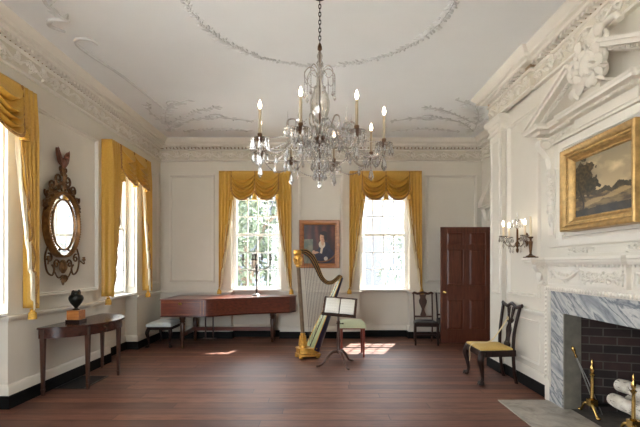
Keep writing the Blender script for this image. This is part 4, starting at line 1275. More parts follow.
def cushion(m, poly, z0, z1, crown):
    """upholstered pad over a convex outline: rounded rim and domed top"""
    c = (sum(p[0] for p in poly) / len(poly), sum(p[1] for p in poly) / len(poly)); n = len(poly)
    # densify
    P = []
    for i in range(n):
        a, b = poly[i], poly[(i + 1) % n]
        for k in range(8): P.append((a[0] + (b[0] - a[0]) * k / 8, a[1] + (b[1] - a[1]) * k / 8))
    N_ = len(P); rings = [(0.985, z0), (1.0, z0 + (z1 - z0) * 0.4), (0.99, z0 + (z1 - z0) * 0.75), (0.95, z1), (0.8, z1 + crown * 0.5), (0.5, z1 + crown * 0.9), (0.2, z1 + crown)]
    vs = [(c[0] + (p[0] - c[0]) * s, c[1] + (p[1] - c[1]) * s, z) for s, z in rings for p in P] + [(c[0], c[1], z1 + crown)]
    fs = [(i * N_ + j, i * N_ + (j + 1) % N_, (i + 1) * N_ + (j + 1) % N_, (i + 1) * N_ + j) for i in range(len(rings) - 1) for j in range(N_)]
    fs += [((len(rings) - 1) * N_ + j, (len(rings) - 1) * N_ + (j + 1) % N_, len(vs) - 1) for j in range(N_)] + [tuple(range(N_ - 1, -1, -1))]
    m.add(vs, fs)
bn = thing('piano_bench', 'low bench with pale blue seat at the keyboard end of the piano', 'bench', (-2.815, 7.66, 0), 0)
m = MB(); cushion(m, [(-0.22, -0.32), (0.22, -0.32), (0.22, 0.32), (-0.22, 0.32)], 0.365, 0.42, 0.03); m.build('seat', M_['seat_blue'], bn, smooth=60)
m = MB(); m.box(-0.205, -0.305, 0.31, 0.205, 0.305, 0.37); m.build('seat_frame', M_['ebony'], bn, smooth=0, bevel=0.005)
for sx in (-1, 1):
    for sy in (-1, 1):
        m = MB(); cabriole(m, sx * 0.18, sy * 0.28, 0.34, sx * 0.7, sy * 0.7, 0.03); m.build('leg', M_['ebony'], bn, smooth=60)

cd = thing('candelabrum', 'silver branched candelabrum without candles on the piano lid', 'candelabrum', (-1.235, 8.05, ZT + 0.022), 0)
cd.scale = (1.1, 1.1, 1.1)
m = MB(); m.lathe([(0.075, 0), (0.078, 0.008), (0.065, 0.02), (0.04, 0.03), (0.02, 0.05), (0.014, 0.08), (0.024, 0.10), (0.013, 0.12), (0.012, 0.22), (0.022, 0.25), (0.028, 0.27), (0.014, 0.30), (0.016, 0.36), (0.026, 0.39), (0.016, 0.42), (0.014, 0.46), (0.022, 0.49), (0.018, 0.53), (0, 0.54)], n=16)
m.build('stem', M_['silver'], cd)
for k, (a, rad) in enumerate(((pi * 0.02, 0.235), (pi * 0.35, 0.17), (pi * 0.66, 0.17), (pi * 0.98, 0.235), (pi * 1.5, 0.16))):
    ca, sa = cos(a), sin(a) * 0.7; m = MB()
    m.tube(bez([(0, 0, 0.40), (ca * rad * 0.35, sa * rad * 0.35, 0.43), (ca * rad * 0.75, sa * rad * 0.75, 0.47), (ca * rad, sa * rad, 0.53), (ca * rad, sa * rad, 0.62)], 5), 0.008, 7)
    ar = m.build('arm', M_['silver'], cd)
    m = MB(); m.lathe([(0.01, 0.60), (0.034, 0.625), (0.036, 0.632), (0.018, 0.636), (0.018, 0.67), (0.024, 0.70), (0.026, 0.712), (0.014, 0.714)], (ca * rad, sa * rad, 0), 12)
    m.build('socket', M_['silver'], ar)

# ------------------------------------------------------------------ harp
hp = thing('concert_harp', 'gilt and dark pedal harp standing before the back wall portrait', 'harp', (-0.235, 6.62, 0), radians(24))
K = 1.09
def H(lx, z): return (lx * K, 0, z)
m = MB()
m.lathe([(0.030, 0.36), (0.032, 0.40), (0.027, 0.42), (0.026, 1.40), (0.032, 1.42)], (0, 0, 0), 18)
for j in range(12):
    a = 2 * pi * j / 12; m.tube([(0.0265 * cos(a), 0.0265 * sin(a), 0.42), (0.0255 * cos(a), 0.0255 * sin(a), 1.40)], 0.005, 5)
# lean: shear the column top towards -x
lean = lambda p: (p[0] + K * (-0.062 - 0.068 * (p[2] - 0.36) / 1.06), p[1], p[2])
m.v = [lean(p) for p in m.v]; m.build('column', M_['harp_column'], hp, smooth=50)
m = MB(); m.lathe([(0.034, 1.40), (0.044, 1.415), (0.036, 1.43), (0.044, 1.46), (0.056, 1.52), (0.060, 1.56), (0.050, 1.58), (0.062, 1.60), (0.066, 1.64), (0.055, 1.665), (0, 1.67)], n=18)
for j in range(10):
    a = 2 * pi * j / 10; m.tube([(0.046 * cos(a), 0.046 * sin(a), 1.44), (0.060 * cos(a), 0.060 * sin(a), 1.51), (0.070 * cos(a), 0.070 * sin(a), 1.55)], [0.012, 0.014, 0.006], 6)
m.v = [lean(p) for p in m.v]; m.build('capital', M_['harp_gilt'], hp, smooth=50)
m = MB(); m.lathe([(0.060, 0.16), (0.062, 0.19), (0.048, 0.22), (0.042, 0.28), (0.036, 0.36), (0.04, 0.375), (0.03, 0.39)], n=18)
for j in range(10):
    a = 2 * pi * j / 10; m.tube([(0.056 * cos(a), 0.056 * sin(a), 0.20), (0.046 * cos(a), 0.046 * sin(a), 0.28), (0.046 * cos(a), 0.046 * sin(a), 0.345)], [0.014, 0.012, 0.005], 6)
m.v = [(p[0] - 0.062 * K, p[1], p[2]) for p in m.v]; m.build('column_foot', M_['harp_gilt'], hp, smooth=50)
m = MB()
bp = [(-0.165, -0.09), (-0.10, -0.13), (0.10, -0.165), (0.185, -0.12), (0.185, 0.12), (0.10, 0.165), (-0.10, 0.13), (-0.165, 0.09)]
m.slab(bp, 0.035, 0.075); m.slab([(x * 0.9, y * 0.9) for x, y in bp], 0.075, 0.145); m.slab([(x * 0.97, y * 0.97) for x, y in bp], 0.145, 0.165)
m.build('pedestal', M_['harp_gilt'], hp, smooth=30, bevel=0.006)
for x, y in ((-0.13, -0.09), (0.14, -0.11), (-0.13, 0.09), (0.14, 0.11)):
    m = MB(); m.ell((x, y, 0.022), (0.035, 0.028, 0.022), 8, 6); m.build('foot', M_['harp_gilt'], hp, smooth=60)
for j in range(7):
    x = -0.08 + j * 0.035; m = MB(); sy = 0.125 + 0.02 * (j % 2)
    m.tube([(x, sy, 0.10), (x + 0.01, sy + 0.06, 0.09), (x + 0.01, sy + 0.09, 0.08)], [0.008, 0.007, 0.012], 6); m.build('pedal', M_['brass'], hp, smooth=60)
neck = bez([H(-0.115, 1.635), H(-0.06, 1.645), H(0.0, 1.625), H(0.08, 1.55), H(0.155, 1.40), H(0.22, 1.25), H(0.30, 1.165), H(0.39, 1.155), H(0.46, 1.20), H(0.515, 1.245), H(0.545, 1.225)], 5)
nr = lerp_list([0.030, 0.040, 0.050, 0.050, 0.044, 0.036, 0.032, 0.032, 0.032, 0.034, 0.030], 5)
m = MB(); m.tube(neck, [(r, 0.030) for r in nr], 10, sq=(0, 0, 1)); m.build('neck', M_['harpwood'], hp, smooth=60)
for off in (0.75, -0.6, 0.1):
    m = MB(); pts = []
    for i, p in enumerate(neck):
        q = neck[min(i + 1, len(neck) - 1)]; p0 = neck[max(i - 1, 0)]
        t = Vector((q[0] - p0[0], 0, q[2] - p0[2])).normalized(); nn = Vector((-t.z, 0, t.x))
        pts.append((p[0] + nn.x * nr[i] * off, -0.030 * (1 - abs(off) * 0.45) - 0.002, p[2] + nn.z * nr[i] * off))
    m.tube(pts, 0.0035, 5); m.build('gilt_line', M_['harp_gilt'], hp, smooth=60)
# soundbox: axis from the base up to the shoulder, tapering; flat soundboard faces the column
A, B = Vector(H(0.045, 0.14)), Vector(H(0.535, 1.24))
ax = (B - A).normalized(); nb = Vector((-ax.z, 0, ax.x))       # towards the strings
def sect(t, w, dpt, off=0.0):
    c = A + (B - A) * t
    pts = []
    for j in range(11):
        a = pi * j / 10
        pts.append(c - nb * (dpt * sin(a) + off) + Vector((0, -w * cos(a), 0)))
    return pts
m = MB(); rings = [sect(i / 14, 0.165 - 0.125 * i / 14, 0.165 - 0.115 * i / 14) for i in range(15)]
vs = [tuple(p) for r_ in rings for p in r_]
m.add(vs, [(i * 11 + j, i * 11 + j + 1, (i + 1) * 11 + j + 1, (i + 1) * 11 + j) for i in range(14) for j in range(10)] + [tuple(range(11)), tuple(14 * 11 + j for j in range(10, -1, -1))] + [(i * 11, (i + 1) * 11, (i + 1) * 11 + 10, i * 11 + 10) for i in range(14)])
m.build('soundbox', M_['navy'], hp, smooth=50)
m = MB(); vs = []
for i in range(15):
    t = i / 14; w = 0.155 - 0.12 * t; c = A + (B - A) * t + nb * 0.004
    vs += [tuple(c + Vector((0, -w, 0))), tuple(c + Vector((0, w, 0)))]
m.add(vs, [(2 * i, 2 * i + 1, 2 * i + 3, 2 * i + 2) for i in range(14)]); m.build('soundboard', M_['sage'], hp, smooth=0, solid=0.006)
for sg in (-1, 1):
    m = MB(); m.tube([tuple(A + (B - A) * (i / 10) + nb * 0.006 + Vector((0, sg * (0.165 - 0.125 * i / 10), 0))) for i in range(11)], 0.007, 6); m.build('gilt_edge', M_['harp_gilt'], hp, smooth=60)
m = MB(); m.tube([tuple(A + (B - A) * t + nb * 0.010) for t in (0.02, 0.5, 0.97)], [(0.005, 0.014), (0.005, 0.011), (0.004, 0.008)], 4, sq=(nb.x, 0, nb.z)); m.build('string_rib', M_['walnut'], hp, smooth=0)
NS = 22
for j in range(NS):
    s_ = j / (NS - 1)
    p = A + (B - A) * (0.03 + 0.90 * s_) + nb * 0.012
    tx = p.x - 0.11 * (1 - s_)
    tz = 1.0
    for q0, q1 in zip(neck, neck[1:]):
        if min(q0[0], q1[0]) <= tx <= max(q0[0], q1[0]):
            tz = q0[2] + (q1[2] - q0[2]) * (tx - q0[0]) / max(1e-6, q1[0] - q0[0]); break
    m = MB(); m.tube([(p.x, 0, p.z), (tx, 0, tz - 0.02)], 0.0034, 5); m.build('string', M_['string'], hp, smooth=60)

# ------------------------------------------------------------------ music stand with open book, stool
ms = thing('music_stand', 'dark turned wood tripod music stand beside the harp', 'music stand', (0.235, 6.12, 0), 0)
m = MB(); m.lathe([(0.024, 0.17), (0.034, 0.19), (0.030, 0.22), (0.020, 0.24), (0.026, 0.30), (0.030, 0.36), (0.022, 0.42), (0.026, 0.44), (0.020, 0.46), (0.020, 0.60), (0.028, 0.62), (0.017, 0.64), (0.015, 0.80), (0, 0.80)], n=14)
m.build('post', M_['walnut'], ms)
m = MB(); m.tube([(-0.03, 0, 0.595), (0.06, 0, 0.595)], 0.006, 6); m.ell((0.065, 0, 0.595), (0.012, 0.012, 0.012), 8, 6); m.build('thumb_screw', M_['ebony'], ms)
for a in (radians(205), radians(292), radians(50)):
    ca, sa = cos(a), sin(a); m = MB()
    m.tube(bez([(ca * 0.02, sa * 0.02, 0.20), (ca * 0.10, sa * 0.10, 0.19), (ca * 0.18, sa * 0.18, 0.12), (ca * 0.25, sa * 0.25, 0.04), (ca * 0.31, sa * 0.31, 0.018), (ca * 0.345, sa * 0.345, 0.018)], 5), lerp_list([0.024, 0.022, 0.018, 0.014, 0.017, 0.014], 5), 8)
    m.build('leg', M_['walnut'], ms, smooth=60)
TD = Matrix.Translation((0.02, -0.035, 0.845)) @ Matrix.Rotation(radians(-9), 4, 'Z') @ Matrix.Rotation(radians(4), 4, 'Y') @ Matrix.Rotation(radians(-32), 4, 'X')
m = MB(TD)
w, h = 0.24, 0.145
m.box(-w, -0.006, -h, -w + 0.022, 0.010, h); m.box(w - 0.022, -0.006, -h, w, 0.010, h); m.box(-w, -0.006, h - 0.018, w, 0.010, h); m.box(-w, -0.006, -h, w, 0.010, -h + 0.022)
m.box(-w + 0.02, 0.004, -h + 0.02, w - 0.02, 0.010, h - 0.02)
m.box(-w - 0.005, -0.045, -h - 0.012, w + 0.005, 0.010, -h + 0.004); m.box(-w - 0.005, -0.045, -h - 0.012, w + 0.005, -0.038, -h + 0.012)
m.box(-0.03, 0.008, -0.07, 0.03, 0.03, 0.03)
m.build('desk', M_['walnut'], ms, smooth=0, bevel=0.002)
bk = thing('open_music_book', 'open white music book lying on the wooden music stand', 'book', (0.235, 6.12, 0), 0)
for sg in (-1, 1):
    m = MB(TD)
    m.grid(lambda u, v: (sg * (0.006 + u * 0.200), -0.007 - 0.010 * sin(pi * min(1, u * 1.1)) ** 0.8, -0.118 + v * 0.236), 10, 2)
    pg = m.build('page', M_['paper'], bk, smooth=60, solid=0.004)
    m = MB(TD)
    for s_ in range(5):
        for l_ in range(5):
            z = 0.085 - s_ * 0.042 - l_ * 0.0045
            for q in range(6):
                u0, u1 = 0.1 + q * 0.13, 0.1 + (q + 1) * 0.13
                f = lambda u: (sg * (0.006 + u * 0.200), -0.0095 - 0.010 * sin(pi * min(1, u * 1.1)) ** 0.8, z)
                a, b = f(u0), f(u1)
                m.add([(a[0], a[1], z - 0.0004), (b[0], b[1], z - 0.0004), (b[0], b[1], z + 0.0004), (a[0], a[1], z + 0.0004)], [(0, 1, 2, 3)])
    m.build('stave_lines', M_['ink'], pg, smooth=0)
so = thing('upholstered_stool', 'stool with domed pale green seat and slim red legs behind the music stand', 'stool', (0.475, 6.80, 0), 0)
m = MB(); cushion(m, [(-0.205, -0.20), (0.205, -0.20), (0.195, 0.20), (-0.195, 0.20)], 0.455, 0.53, 0.03); m.build('seat', M_['seat_green'], so, smooth=60)
m = MB(); m.box(-0.195, -0.19, 0.435, 0.195, 0.19, 0.46); m.build('seat_frame', M_['redleg'], so, smooth=0)
for sx in (-1, 1):
    for sy in (-1, 1):
        m = MB(); m.taper((sx * 0.172, sy * 0.168, 0.44), 0.020, 0.020, (sx * 0.172, sy * 0.168, 0), 0.013, 0.013); m.build('leg', M_['redleg'], so, smooth=0, bevel=0.002)

# ------------------------------------------------------------------ chairs
def splat_outline(w, pts):
    r = [(w * a, z) for a, z in pts]; return r + [(-x, z) for x, z in r[::-1]]
def back_T(h0, tilt):      # back plane leaning away (+y) above seat
    return Matrix.Translation((0, 0, h0)) @ Matrix.Rotation(-tilt, 4, 'X')
def plain_chair(label, loc, rz, group):
    c = thing('splat_back_chair', label, 'chair', loc, rz, group)
    sh = 0.43
    for sx in (-1, 1):
        m = MB(); m.taper((sx * 0.215, -0.19, sh - 0.01), 0.02, 0.02, (sx * 0.215, -0.19, 0), 0.017, 0.017); m.build('leg', M_['ebony'], c, smooth=0, bevel=0.002)
        m = MB(); m.tube([(sx * 0.175, 0.26, 0), (sx * 0.178, 0.215, 0.22), (sx * 0.18, 0.205, 0.45), (sx * 0.182, 0.235, 0.70), (sx * 0.185, 0.285, 0.955)], [(0.022, 0.018)] * 5, 4, sq=(0, 1, 0)); m.build('leg', M_['walnut'], c, smooth=0)
    m = MB(); m.slab([(-0.235, -0.21), (0.235, -0.21), (0.20, 0.21), (-0.20, 0.21)], sh - 0.075, sh - 0.005); m.build('seat_frame', M_['ebony'], c, smooth=0, bevel=0.003)
    m = MB(); cushion(m, [(-0.22, -0.20), (0.22, -0.20), (0.185, 0.19), (-0.185, 0.19)], sh - 0.006, sh + 0.012, 0.018); m.build('seat', M_['seat_dark'], c, smooth=60)
    for a in ((-0.215, -0.195, 0.21, 0.215, -0.180, 0.245), (-0.2, -0.02, 0.15, 0.2, -0.005, 0.18)):
        m = MB(); m.box(*a); m.build('stretcher', M_['ebony'], c, smooth=0)
    for sx in (-1, 1):
        m = MB(); m.tube([(sx * 0.213, -0.19, 0.15), (sx * 0.178, 0.225, 0.15)], [(0.008, 0.014)] * 2, 4); m.build('stretcher', M_['ebony'], c, smooth=0)
    T = Matrix.Translation((0, 0.212, 0.45)) @ Matrix.Rotation(-0.145, 4, 'X')
    m = MB(T); P = splat_outline(1, [(0.05, 0.05), (0.06, 0.09), (0.035, 0.15), (0.028, 0.20), (0.045, 0.25), (0.075, 0.32), (0.080, 0.37), (0.055, 0.42), (0.06, 0.46), (0.075, 0.49)])
    m.prism(P, -0.008, 0.008); m.build('splat', M_['walnut'], c, smooth=30)
    m = MB(T); m.prism([(-0.185, 0.035), (0.185, 0.035), (0.185, 0.07), (-0.185, 0.07)], -0.012, 0.012); m.build('back_rail', M_['walnut'], c, smooth=0)
    top = bez([(-0.205, 0, 0.495), (-0.17, 0, 0.525), (-0.10, 0, 0.505), (0, 0, 0.53), (0.10, 0, 0.505), (0.17, 0, 0.525), (0.205, 0, 0.495)], 5)
    m = MB(T); m.tube(top, [(0.022, 0.014)] * len(top), 8, sq=(0, 0, 1)); m.build('crest_rail', M_['walnut'], c, smooth=50)
    return c
grp = 'dark splat back chairs by the open door'
c1 = plain_chair('dark splat back side chair fully in view left of the open door', (1.875, 7.76, 0), radians(-4), grp)
c1.scale = (0.92, 0.92, 0.94)
c2 = copy_tree(c1); c2.location = (2.39, 8.04, 0); c2.rotation_euler = (0, 0, 0)
tag(c2, 'dark chair almost wholly hidden behind the open mahogany door', 'chair', grp)

# carved chair with yellow seat against the chimney breast (faces the room, -X)
ch = thing('carved_dining_chair', 'carved dark claw foot chair with yellow seat by the chimney breast', 'chair', (2.125, 5.36, 0), radians(-90))
ch.scale = (1, 1, 0.965)
SH = 0.43
for sx in (-1, 1):
    m = MB(); cabriole(m, sx * 0.25, -0.205, SH - 0.02, sx * 0.6, -0.8, 0.036); m.build('leg', M_['ebony'], ch, smooth=60)
    m = MB(); m.tube(bez([(sx * 0.185, 0.235, 0), (sx * 0.19, 0.205, 0.16), (sx * 0.195, 0.19, 0.44), (sx * 0.205, 0.205, 0.68), (sx * 0.235, 0.255, 0.965)], 4), [(0.022, 0.022)] * 17, 6, sq=(0, 1, 0)); m.build('leg', M_['ebony'], ch, smooth=40)
m = MB()
m.slab([(-0.275, -0.235), (0.275, -0.235), (0.22, 0.215), (-0.22, 0.215)], SH - 0.085, SH - 0.005)
m.build('seat_frame', M_['ebony'], ch, smooth=0, bevel=0.006)
m = MB(); cushion(m, [(-0.26, -0.225), (0.26, -0.225), (0.21, 0.19), (-0.21, 0.19)], SH - 0.006, SH + 0.018, 0.022); m.build('seat', M_['seat_yellow'], ch, smooth=60)
TBk = Matrix.Translation((0, 0.198, 0.44)) @ Matrix.Rotation(-0.115, 4, 'X')
m = MB(TBk)
for sg in (-1, 1):
    m.tube(bez([(sg * 0.05, 0, 0.02), (sg * 0.035, 0, 0.12), (sg * 0.055, 0, 0.22), (sg * 0.025, 0, 0.30), (sg * 0.06, 0, 0.40), (sg * 0.10, 0, 0.51)], 6), [(0.014, 0.010)] * 31, 6, sq=(1, 0, 0))
    m.tube(bez([(sg * 0.015, 0, 0.06), (sg * 0.02, 0, 0.18), (sg * 0.0, 0, 0.28), (sg * 0.03, 0, 0.38), (sg * 0.04, 0, 0.51)], 6), [(0.011, 0.009)] * 25, 6, sq=(1, 0, 0))
    m.tube([(x * sg, 0, z) for x, _, z in spiral((0.055, 0.33), 0.038, 0.01, 0, 1.2, 14)], 0.009, 6)
    m.tube([(x * sg, 0, z) for x, _, z in spiral((0.05, 0.44), 0.032, 0.01, 1.0, -1.1, 14)], 0.009, 6)
m.prism(splat_outline(1, [(0.065, 0.0), (0.07, 0.03), (0.05, 0.055)]), -0.012, 0.012)
m.build('splat', M_['ebony'], ch, smooth=50)
top = bez([(-0.265, 0, 0.545), (-0.22, 0, 0.535), (-0.12, 0, 0.515), (0, 0, 0.555), (0.12, 0, 0.515), (0.22, 0, 0.535), (0.265, 0, 0.545)], 5)
m = MB(TBk); m.tube(top, [(0.024, 0.014)] * len(top), 8, sq=(0, 0, 1))
for sg in (-1, 1): m.ell((sg * 0.265, 0, 0.545), (0.026, 0.018, 0.026), 8, 6)
m.build('crest_rail', M_['ebony'], ch, smooth=50)
# barrier ribbon tied across the yellow seat
zc = SH + 0.045
zc -= 0.015
pts = [(x, y - 0.04, z) for x, y, z in bez([(2.315, 5.36, 0.775), (2.22, 5.37, 0.62), (2.13, 5.38, 0.505), (2.05, 5.39, zc + 0.005), (1.97, 5.42, zc - 0.002), (1.91, 5.44, zc - 0.012), (1.878, 5.45, SH - 0.03), (1.874, 5.455, 0.36), (1.880, 5.46, 0.28), (1.872, 5.46, 0.22)], 6)]
m = MB(); m.tube(pts, [(0.020, 0.004)] * len(pts), 6, sq=(0, 1, 0))
m.tube([(2.315, 5.32 + 0.02 * cos(t), 0.775 + 0.02 * sin(t)) for t in [i * 0.6 for i in range(11)]], 0.006, 5)
tag(m.build('barrier_ribbon', M_['ribbon'], None, smooth=60), 'straw coloured ribbon tied from chair back across the yellow seat', 'ribbon')

# ------------------------------------------------------------------ chandelier
cl = thing('crystal_chandelier', 'large crystal chandelier with eight lit candle arms hanging from the ceiling', 'chandelier', (CH[0], CH[1], CAMH * (1 - 0.9625)), 0)
cl.scale = (0.9625, 0.9625, 0.9625)
HK = (HC - CAMH) / 0.9625 + CAMH
m = MB()
m.lathe([(0.0, HK), (0.05, HK), (0.05, HK - 0.012), (0.02, HK - 0.03), (0, HK - 0.03)][::-1], n=14)
m.build('ceiling_hook', M_['iron'], cl)
m = MB(); zz = HK - 0.03; k = 0
while zz > 3.50:
    a = 0 if k % 2 else pi / 2
    m.tube([(cos(a) * 0.011 * cos(t), sin(a) * 0.011 * cos(t), zz - 0.022 + 0.024 * sin(t)) for t in [2 * pi * i / 10 for i in range(10)]], 0.0042, 5, closed=True)
    zz -= 0.037; k += 1
m.build('chain', M_['iron'], cl, smooth=60)
m = MB()
m.lathe([(0.0, 2.185), (0.014, 2.20), (0.022, 2.225), (0.010, 2.245), (0.03, 2.27), (0.045, 2.30), (0.03, 2.335), (0.016, 2.35), (0.04, 2.38), (0.055, 2.41), (0.04, 2.45), (0.018, 2.47), (0.022, 2.50), (0.05, 2.53), (0.03, 2.56), (0.018, 2.58), (0.02, 2.62), (0.05, 2.645), (0.03, 2.67), (0.018, 2.69), (0.016, 2.76), (0.03, 2.775), (0.06, 2.80), (0.088, 2.88), (0.095, 2.96), (0.08, 3.03), (0.055, 3.08), (0.06, 3.10), (0.03, 3.13), (0.022, 3.18), (0.035, 3.21), (0.02, 3.24), (0.02, 3.30), (0.034, 3.33), (0.018, 3.36), (0.028, 3.40), (0.012, 3.44), (0.0, 3.47)], n=18)
m.build('glass_stem', M_['crystal_vase'], cl, smooth=60)
m = MB(); m.tube([(0, 0, 2.2), (0, 0, 3.49)], 0.010, 8); m.lathe([(0.012, 3.45), (0.022, 3.46), (0.02, 3.49), (0.008, 3.52), (0, 3.52)], n=10)
m.lathe([(0.02, 2.595), (0.062, 2.60), (0.066, 2.615), (0.062, 2.63), (0.02, 2.64)], n=16); m.build('metal_core', M_['bronze'], cl)
m = MB()
for j in range(8):
    a = 2 * pi * j / 8 + 0.2; ca, sa = cos(a), sin(a)
    m.tube(bez([(ca * 0.02, sa * 0.02, 3.20), (ca * 0.05, sa * 0.05, 3.27), (ca * 0.10, sa * 0.10, 3.285), (ca * 0.14, sa * 0.14, 3.24), (ca * 0.145, sa * 0.145, 3.20)], 5), 0.006, 6)
m.build('crown', M_['crystal_vase'], cl, smooth=60)
def drop_part(parent, p, l, r, name='prism_drop'):
    q = MB(); q.drop((0, 0, 0), l, r); q.ell((0, 0, 0.003), (r * 0.5, r * 0.5, r * 0.5), 6, 4)
    o = q.build(name, M_['crystal'], parent, smooth=0); o.location = p; return o
def beads(m, a, b, sag, n, r):
    a, b = Vector(a), Vector(b)
    m.tube([tuple(a.lerp(b, i / n) - Vector((0, 0, sag * 4 * (i / n) * (1 - i / n)))) for i in range(n + 1)], r * 0.3, 4)
    for i in range(n + 1):
        t = i / n; p = a.lerp(b, t); p.z -= sag * 4 * t * (1 - t)
        m.ell(p, (r, r, r), 5, 4)
for j in range(8):
    a = 2 * pi * j / 8 + 0.2; ca, sa = cos(a), sin(a); m = MB()
    beads(m, (ca * 0.145, sa * 0.145, 3.20), (ca * 0.145, sa * 0.145, 3.06), 0, 7, 0.008)
    m.build('bead_string', M_['crystal'], cl, smooth=0)
    drop_part(cl, (ca * 0.145, sa * 0.145, 3.055), 0.07, 0.014, 'crown_drop')
    m = MB()
    b_ = 2 * pi * (j + 1) / 8 + 0.2
    beads(m, (ca * 0.145, sa * 0.145, 3.20), (0.145 * cos(b_), 0.145 * sin(b_), 3.20), 0.05, 8, 0.006)
    m.build('bead_string', M_['crystal'], cl, smooth=0)
RA = 0.60
ring_pts = []
for j in range(8):
    a = radians(22.5 + 8 + 45 * j); ca, sa = cos(a), sin(a)
    P = lambda r, z: (ca * r, sa * r, z)
    m = MB()
    m.tube(bez([P(0.05, 2.615), P(0.14, 2.69), P(0.24, 2.66), P(0.33, 2.53), P(0.45, 2.43), P(0.56, 2.45), P(RA, 2.52)], 5), 0.0105, 8)
    m.tube(bez([P(0.20, 2.68), P(0.26, 2.76), P(0.33, 2.74), P(0.34, 2.67), P(0.29, 2.65)], 5), 0.007, 6)
    arm = m.build('arm', M_['crystal_vase'], cl, smooth=60)
    m = MB(); m.lathe([(0.012, 2.50), (0.03, 2.505), (0.065, 2.52), (0.078, 2.535), (0.074, 2.537), (0.03, 2.518), (0.014, 2.52)], P(RA, 0), 16)
    m.build('drip_pan', M_['crystal_vase'], arm, smooth=60)
    m = MB(); m.lathe([(0.010, 2.49), (0.022, 2.52), (0.018, 2.545), (0.022, 2.575), (0.02, 2.58), (0.012, 2.58)], P(RA, 0), 12); m.build('candle_cup', M_['bronze'], arm)
    m = MB(); m.lathe([(0.0125, 2.56), (0.0125, 2.785), (0.009, 2.792), (0.004, 2.794)], P(RA, 0), 12); m.build('candle', M_['sleeve'], arm)
    m = MB(); m.lathe([(0.0, 2.792), (0.009, 2.80), (0.0155, 2.818), (0.014, 2.834), (0.007, 2.855), (0.0, 2.875)], P(RA, 0), 10); m.build('flame_bulb', M_['bulb'], arm)
    for q in range(8):
        b = 2 * pi * q / 8 + j; x, y = P(RA, 0)[0] + 0.074 * cos(b), P(RA, 0)[1] + 0.074 * sin(b)
        drop_part(arm, (x, y, 2.518), 0.08 + 0.02 * (q % 2), 0.015)
    drop_part(arm, P(RA, 2.42), 0.14, 0.027)
    for r_, z_ in ((0.16, 2.67), (0.25, 2.63), (0.34, 2.51), (0.45, 2.42)): drop_part(arm, P(r_, z_ - 0.015), 0.085, 0.016)
for j in range(8):
    a0, a1 = radians(30.5 + 45 * j), radians(30.5 + 45 * (j + 1)); m = MB()
    am = (a0 + a1) / 2
    for A_, B_, sg_, n_, r_ in (((RA * cos(a0), RA * sin(a0), 2.515), (RA * cos(a1), RA * sin(a1), 2.515), 0.13, 20, 0.0085),
                                ((0.145 * cos(a0), 0.145 * sin(a0), 2.78), (RA * 0.98 * cos(a0), RA * 0.98 * sin(a0), 2.56), 0.07, 20, 0.0075),
                                ((0.33 * cos(a0), 0.33 * sin(a0), 2.53), (0.33 * cos(a1), 0.33 * sin(a1), 2.53), 0.09, 12, 0.0085)):
        m = MB(); beads(m, A_, B_, sg_, n_, r_); m.build('bead_string', M_['crystal'], cl, smooth=0)
    m = MB()
    # short crystal spire between the arms
    m.tube(bez([(0.06 * cos(am), 0.06 * sin(am), 2.62), (0.16 * cos(am), 0.16 * sin(am), 2.60), (0.25 * cos(am), 0.25 * sin(am), 2.62), (0.30 * cos(am), 0.30 * sin(am), 2.71)], 5), 0.008, 6)
    m.lathe([(0.0, 2.70), (0.03, 2.705), (0.034, 2.715), (0.008, 2.72), (0.012, 2.76), (0.004, 2.83), (0.0, 2.88)], (0.30 * cos(am), 0.30 * sin(am), 0), 8)
    sp_ = m.build('crystal_spire', M_['crystal'], cl, smooth=0)
    for q in range(5):
        b = 2 * pi * q / 5; drop_part(sp_, (0.30 * cos(am) + 0.03 * cos(b), 0.30 * sin(am) + 0.03 * sin(b), 2.70), 0.06, 0.012, 'spire_drop')
m = MB()
for r_, z_, n_, l_ in ((0.10, 2.53, 14, 0.09), (0.075, 2.40, 12, 0.08), (0.055, 2.30, 10, 0.07), (0.13, 2.62, 16, 0.08)):
    for q in range(n_):
        b = 2 * pi * q / n_ + z_ * 9; m.ell((r_ * cos(b), r_ * sin(b), z_ + 0.008), (0.008, 0.008, 0.008), 5, 4); m.drop((r_ * cos(b), r_ * sin(b), z_), l_, 0.015)
for z_, r_ in ((2.53, 0.10), (2.40, 0.075), (2.30, 0.055)):
    m.tube([(r_ * cos(t), r_ * sin(t), z_ + 0.014) for t in [2 * pi * i / 20 for i in range(20)]], 0.004, 5, closed=True)
m.ell((0, 0, 2.185), (0.02, 0.02, 0.03), 8, 6)
m.build('centre_drops', M_['crystal'], cl, smooth=0)['kind'] = 'stuff'

# ------------------------------------------------------------------ sconce, candlestick
sc = thing('wall_sconce', 'crystal wall sconce with lit candles on the chimney breast panel', 'sconce', (XB - 0.004, 5.08, 1.74), 0)
TS = wall_frame((0, 0, 0), (0, 1, 0), (-1, 0, 0))
m = MB(TS); m.ell((0, 0.012, 0.0), (0.055, 0.016, 0.085), 12, 8); m.ell((0, 0.03, 0.0), (0.03, 0.02, 0.045), 10, 6)
m.lathe([(0, -0.16), (0.012, -0.15), (0.018, -0.12), (0.008, -0.095), (0.02, -0.08), (0.03, -0.05), (0.012, -0.02), (0.012, 0.12), (0, 0.13)], (0, 0.12, 0), 10)
m.tube([(0, 0.03, 0), (0, 0.08, 0.02), (0, 0.12, 0.0)], 0.010, 7)
m.build('back_plate', M_['bronze'], sc, smooth=60)
m = MB(TS); m.lathe([(0.01, 0.12), (0.02, 0.14), (0.008, 0.17), (0.014, 0.22), (0.004, 0.31), (0, 0.33)], (0, 0.12, 0), 8)
for q in range(6):
    b = q * pi / 3; m.tube(bez([(0, 0.12, 0.21), (0.04 * cos(b), 0.12 + 0.04 * sin(b), 0.24), (0.055 * cos(b), 0.12 + 0.055 * sin(b), 0.20)], 4), 0.004, 5)
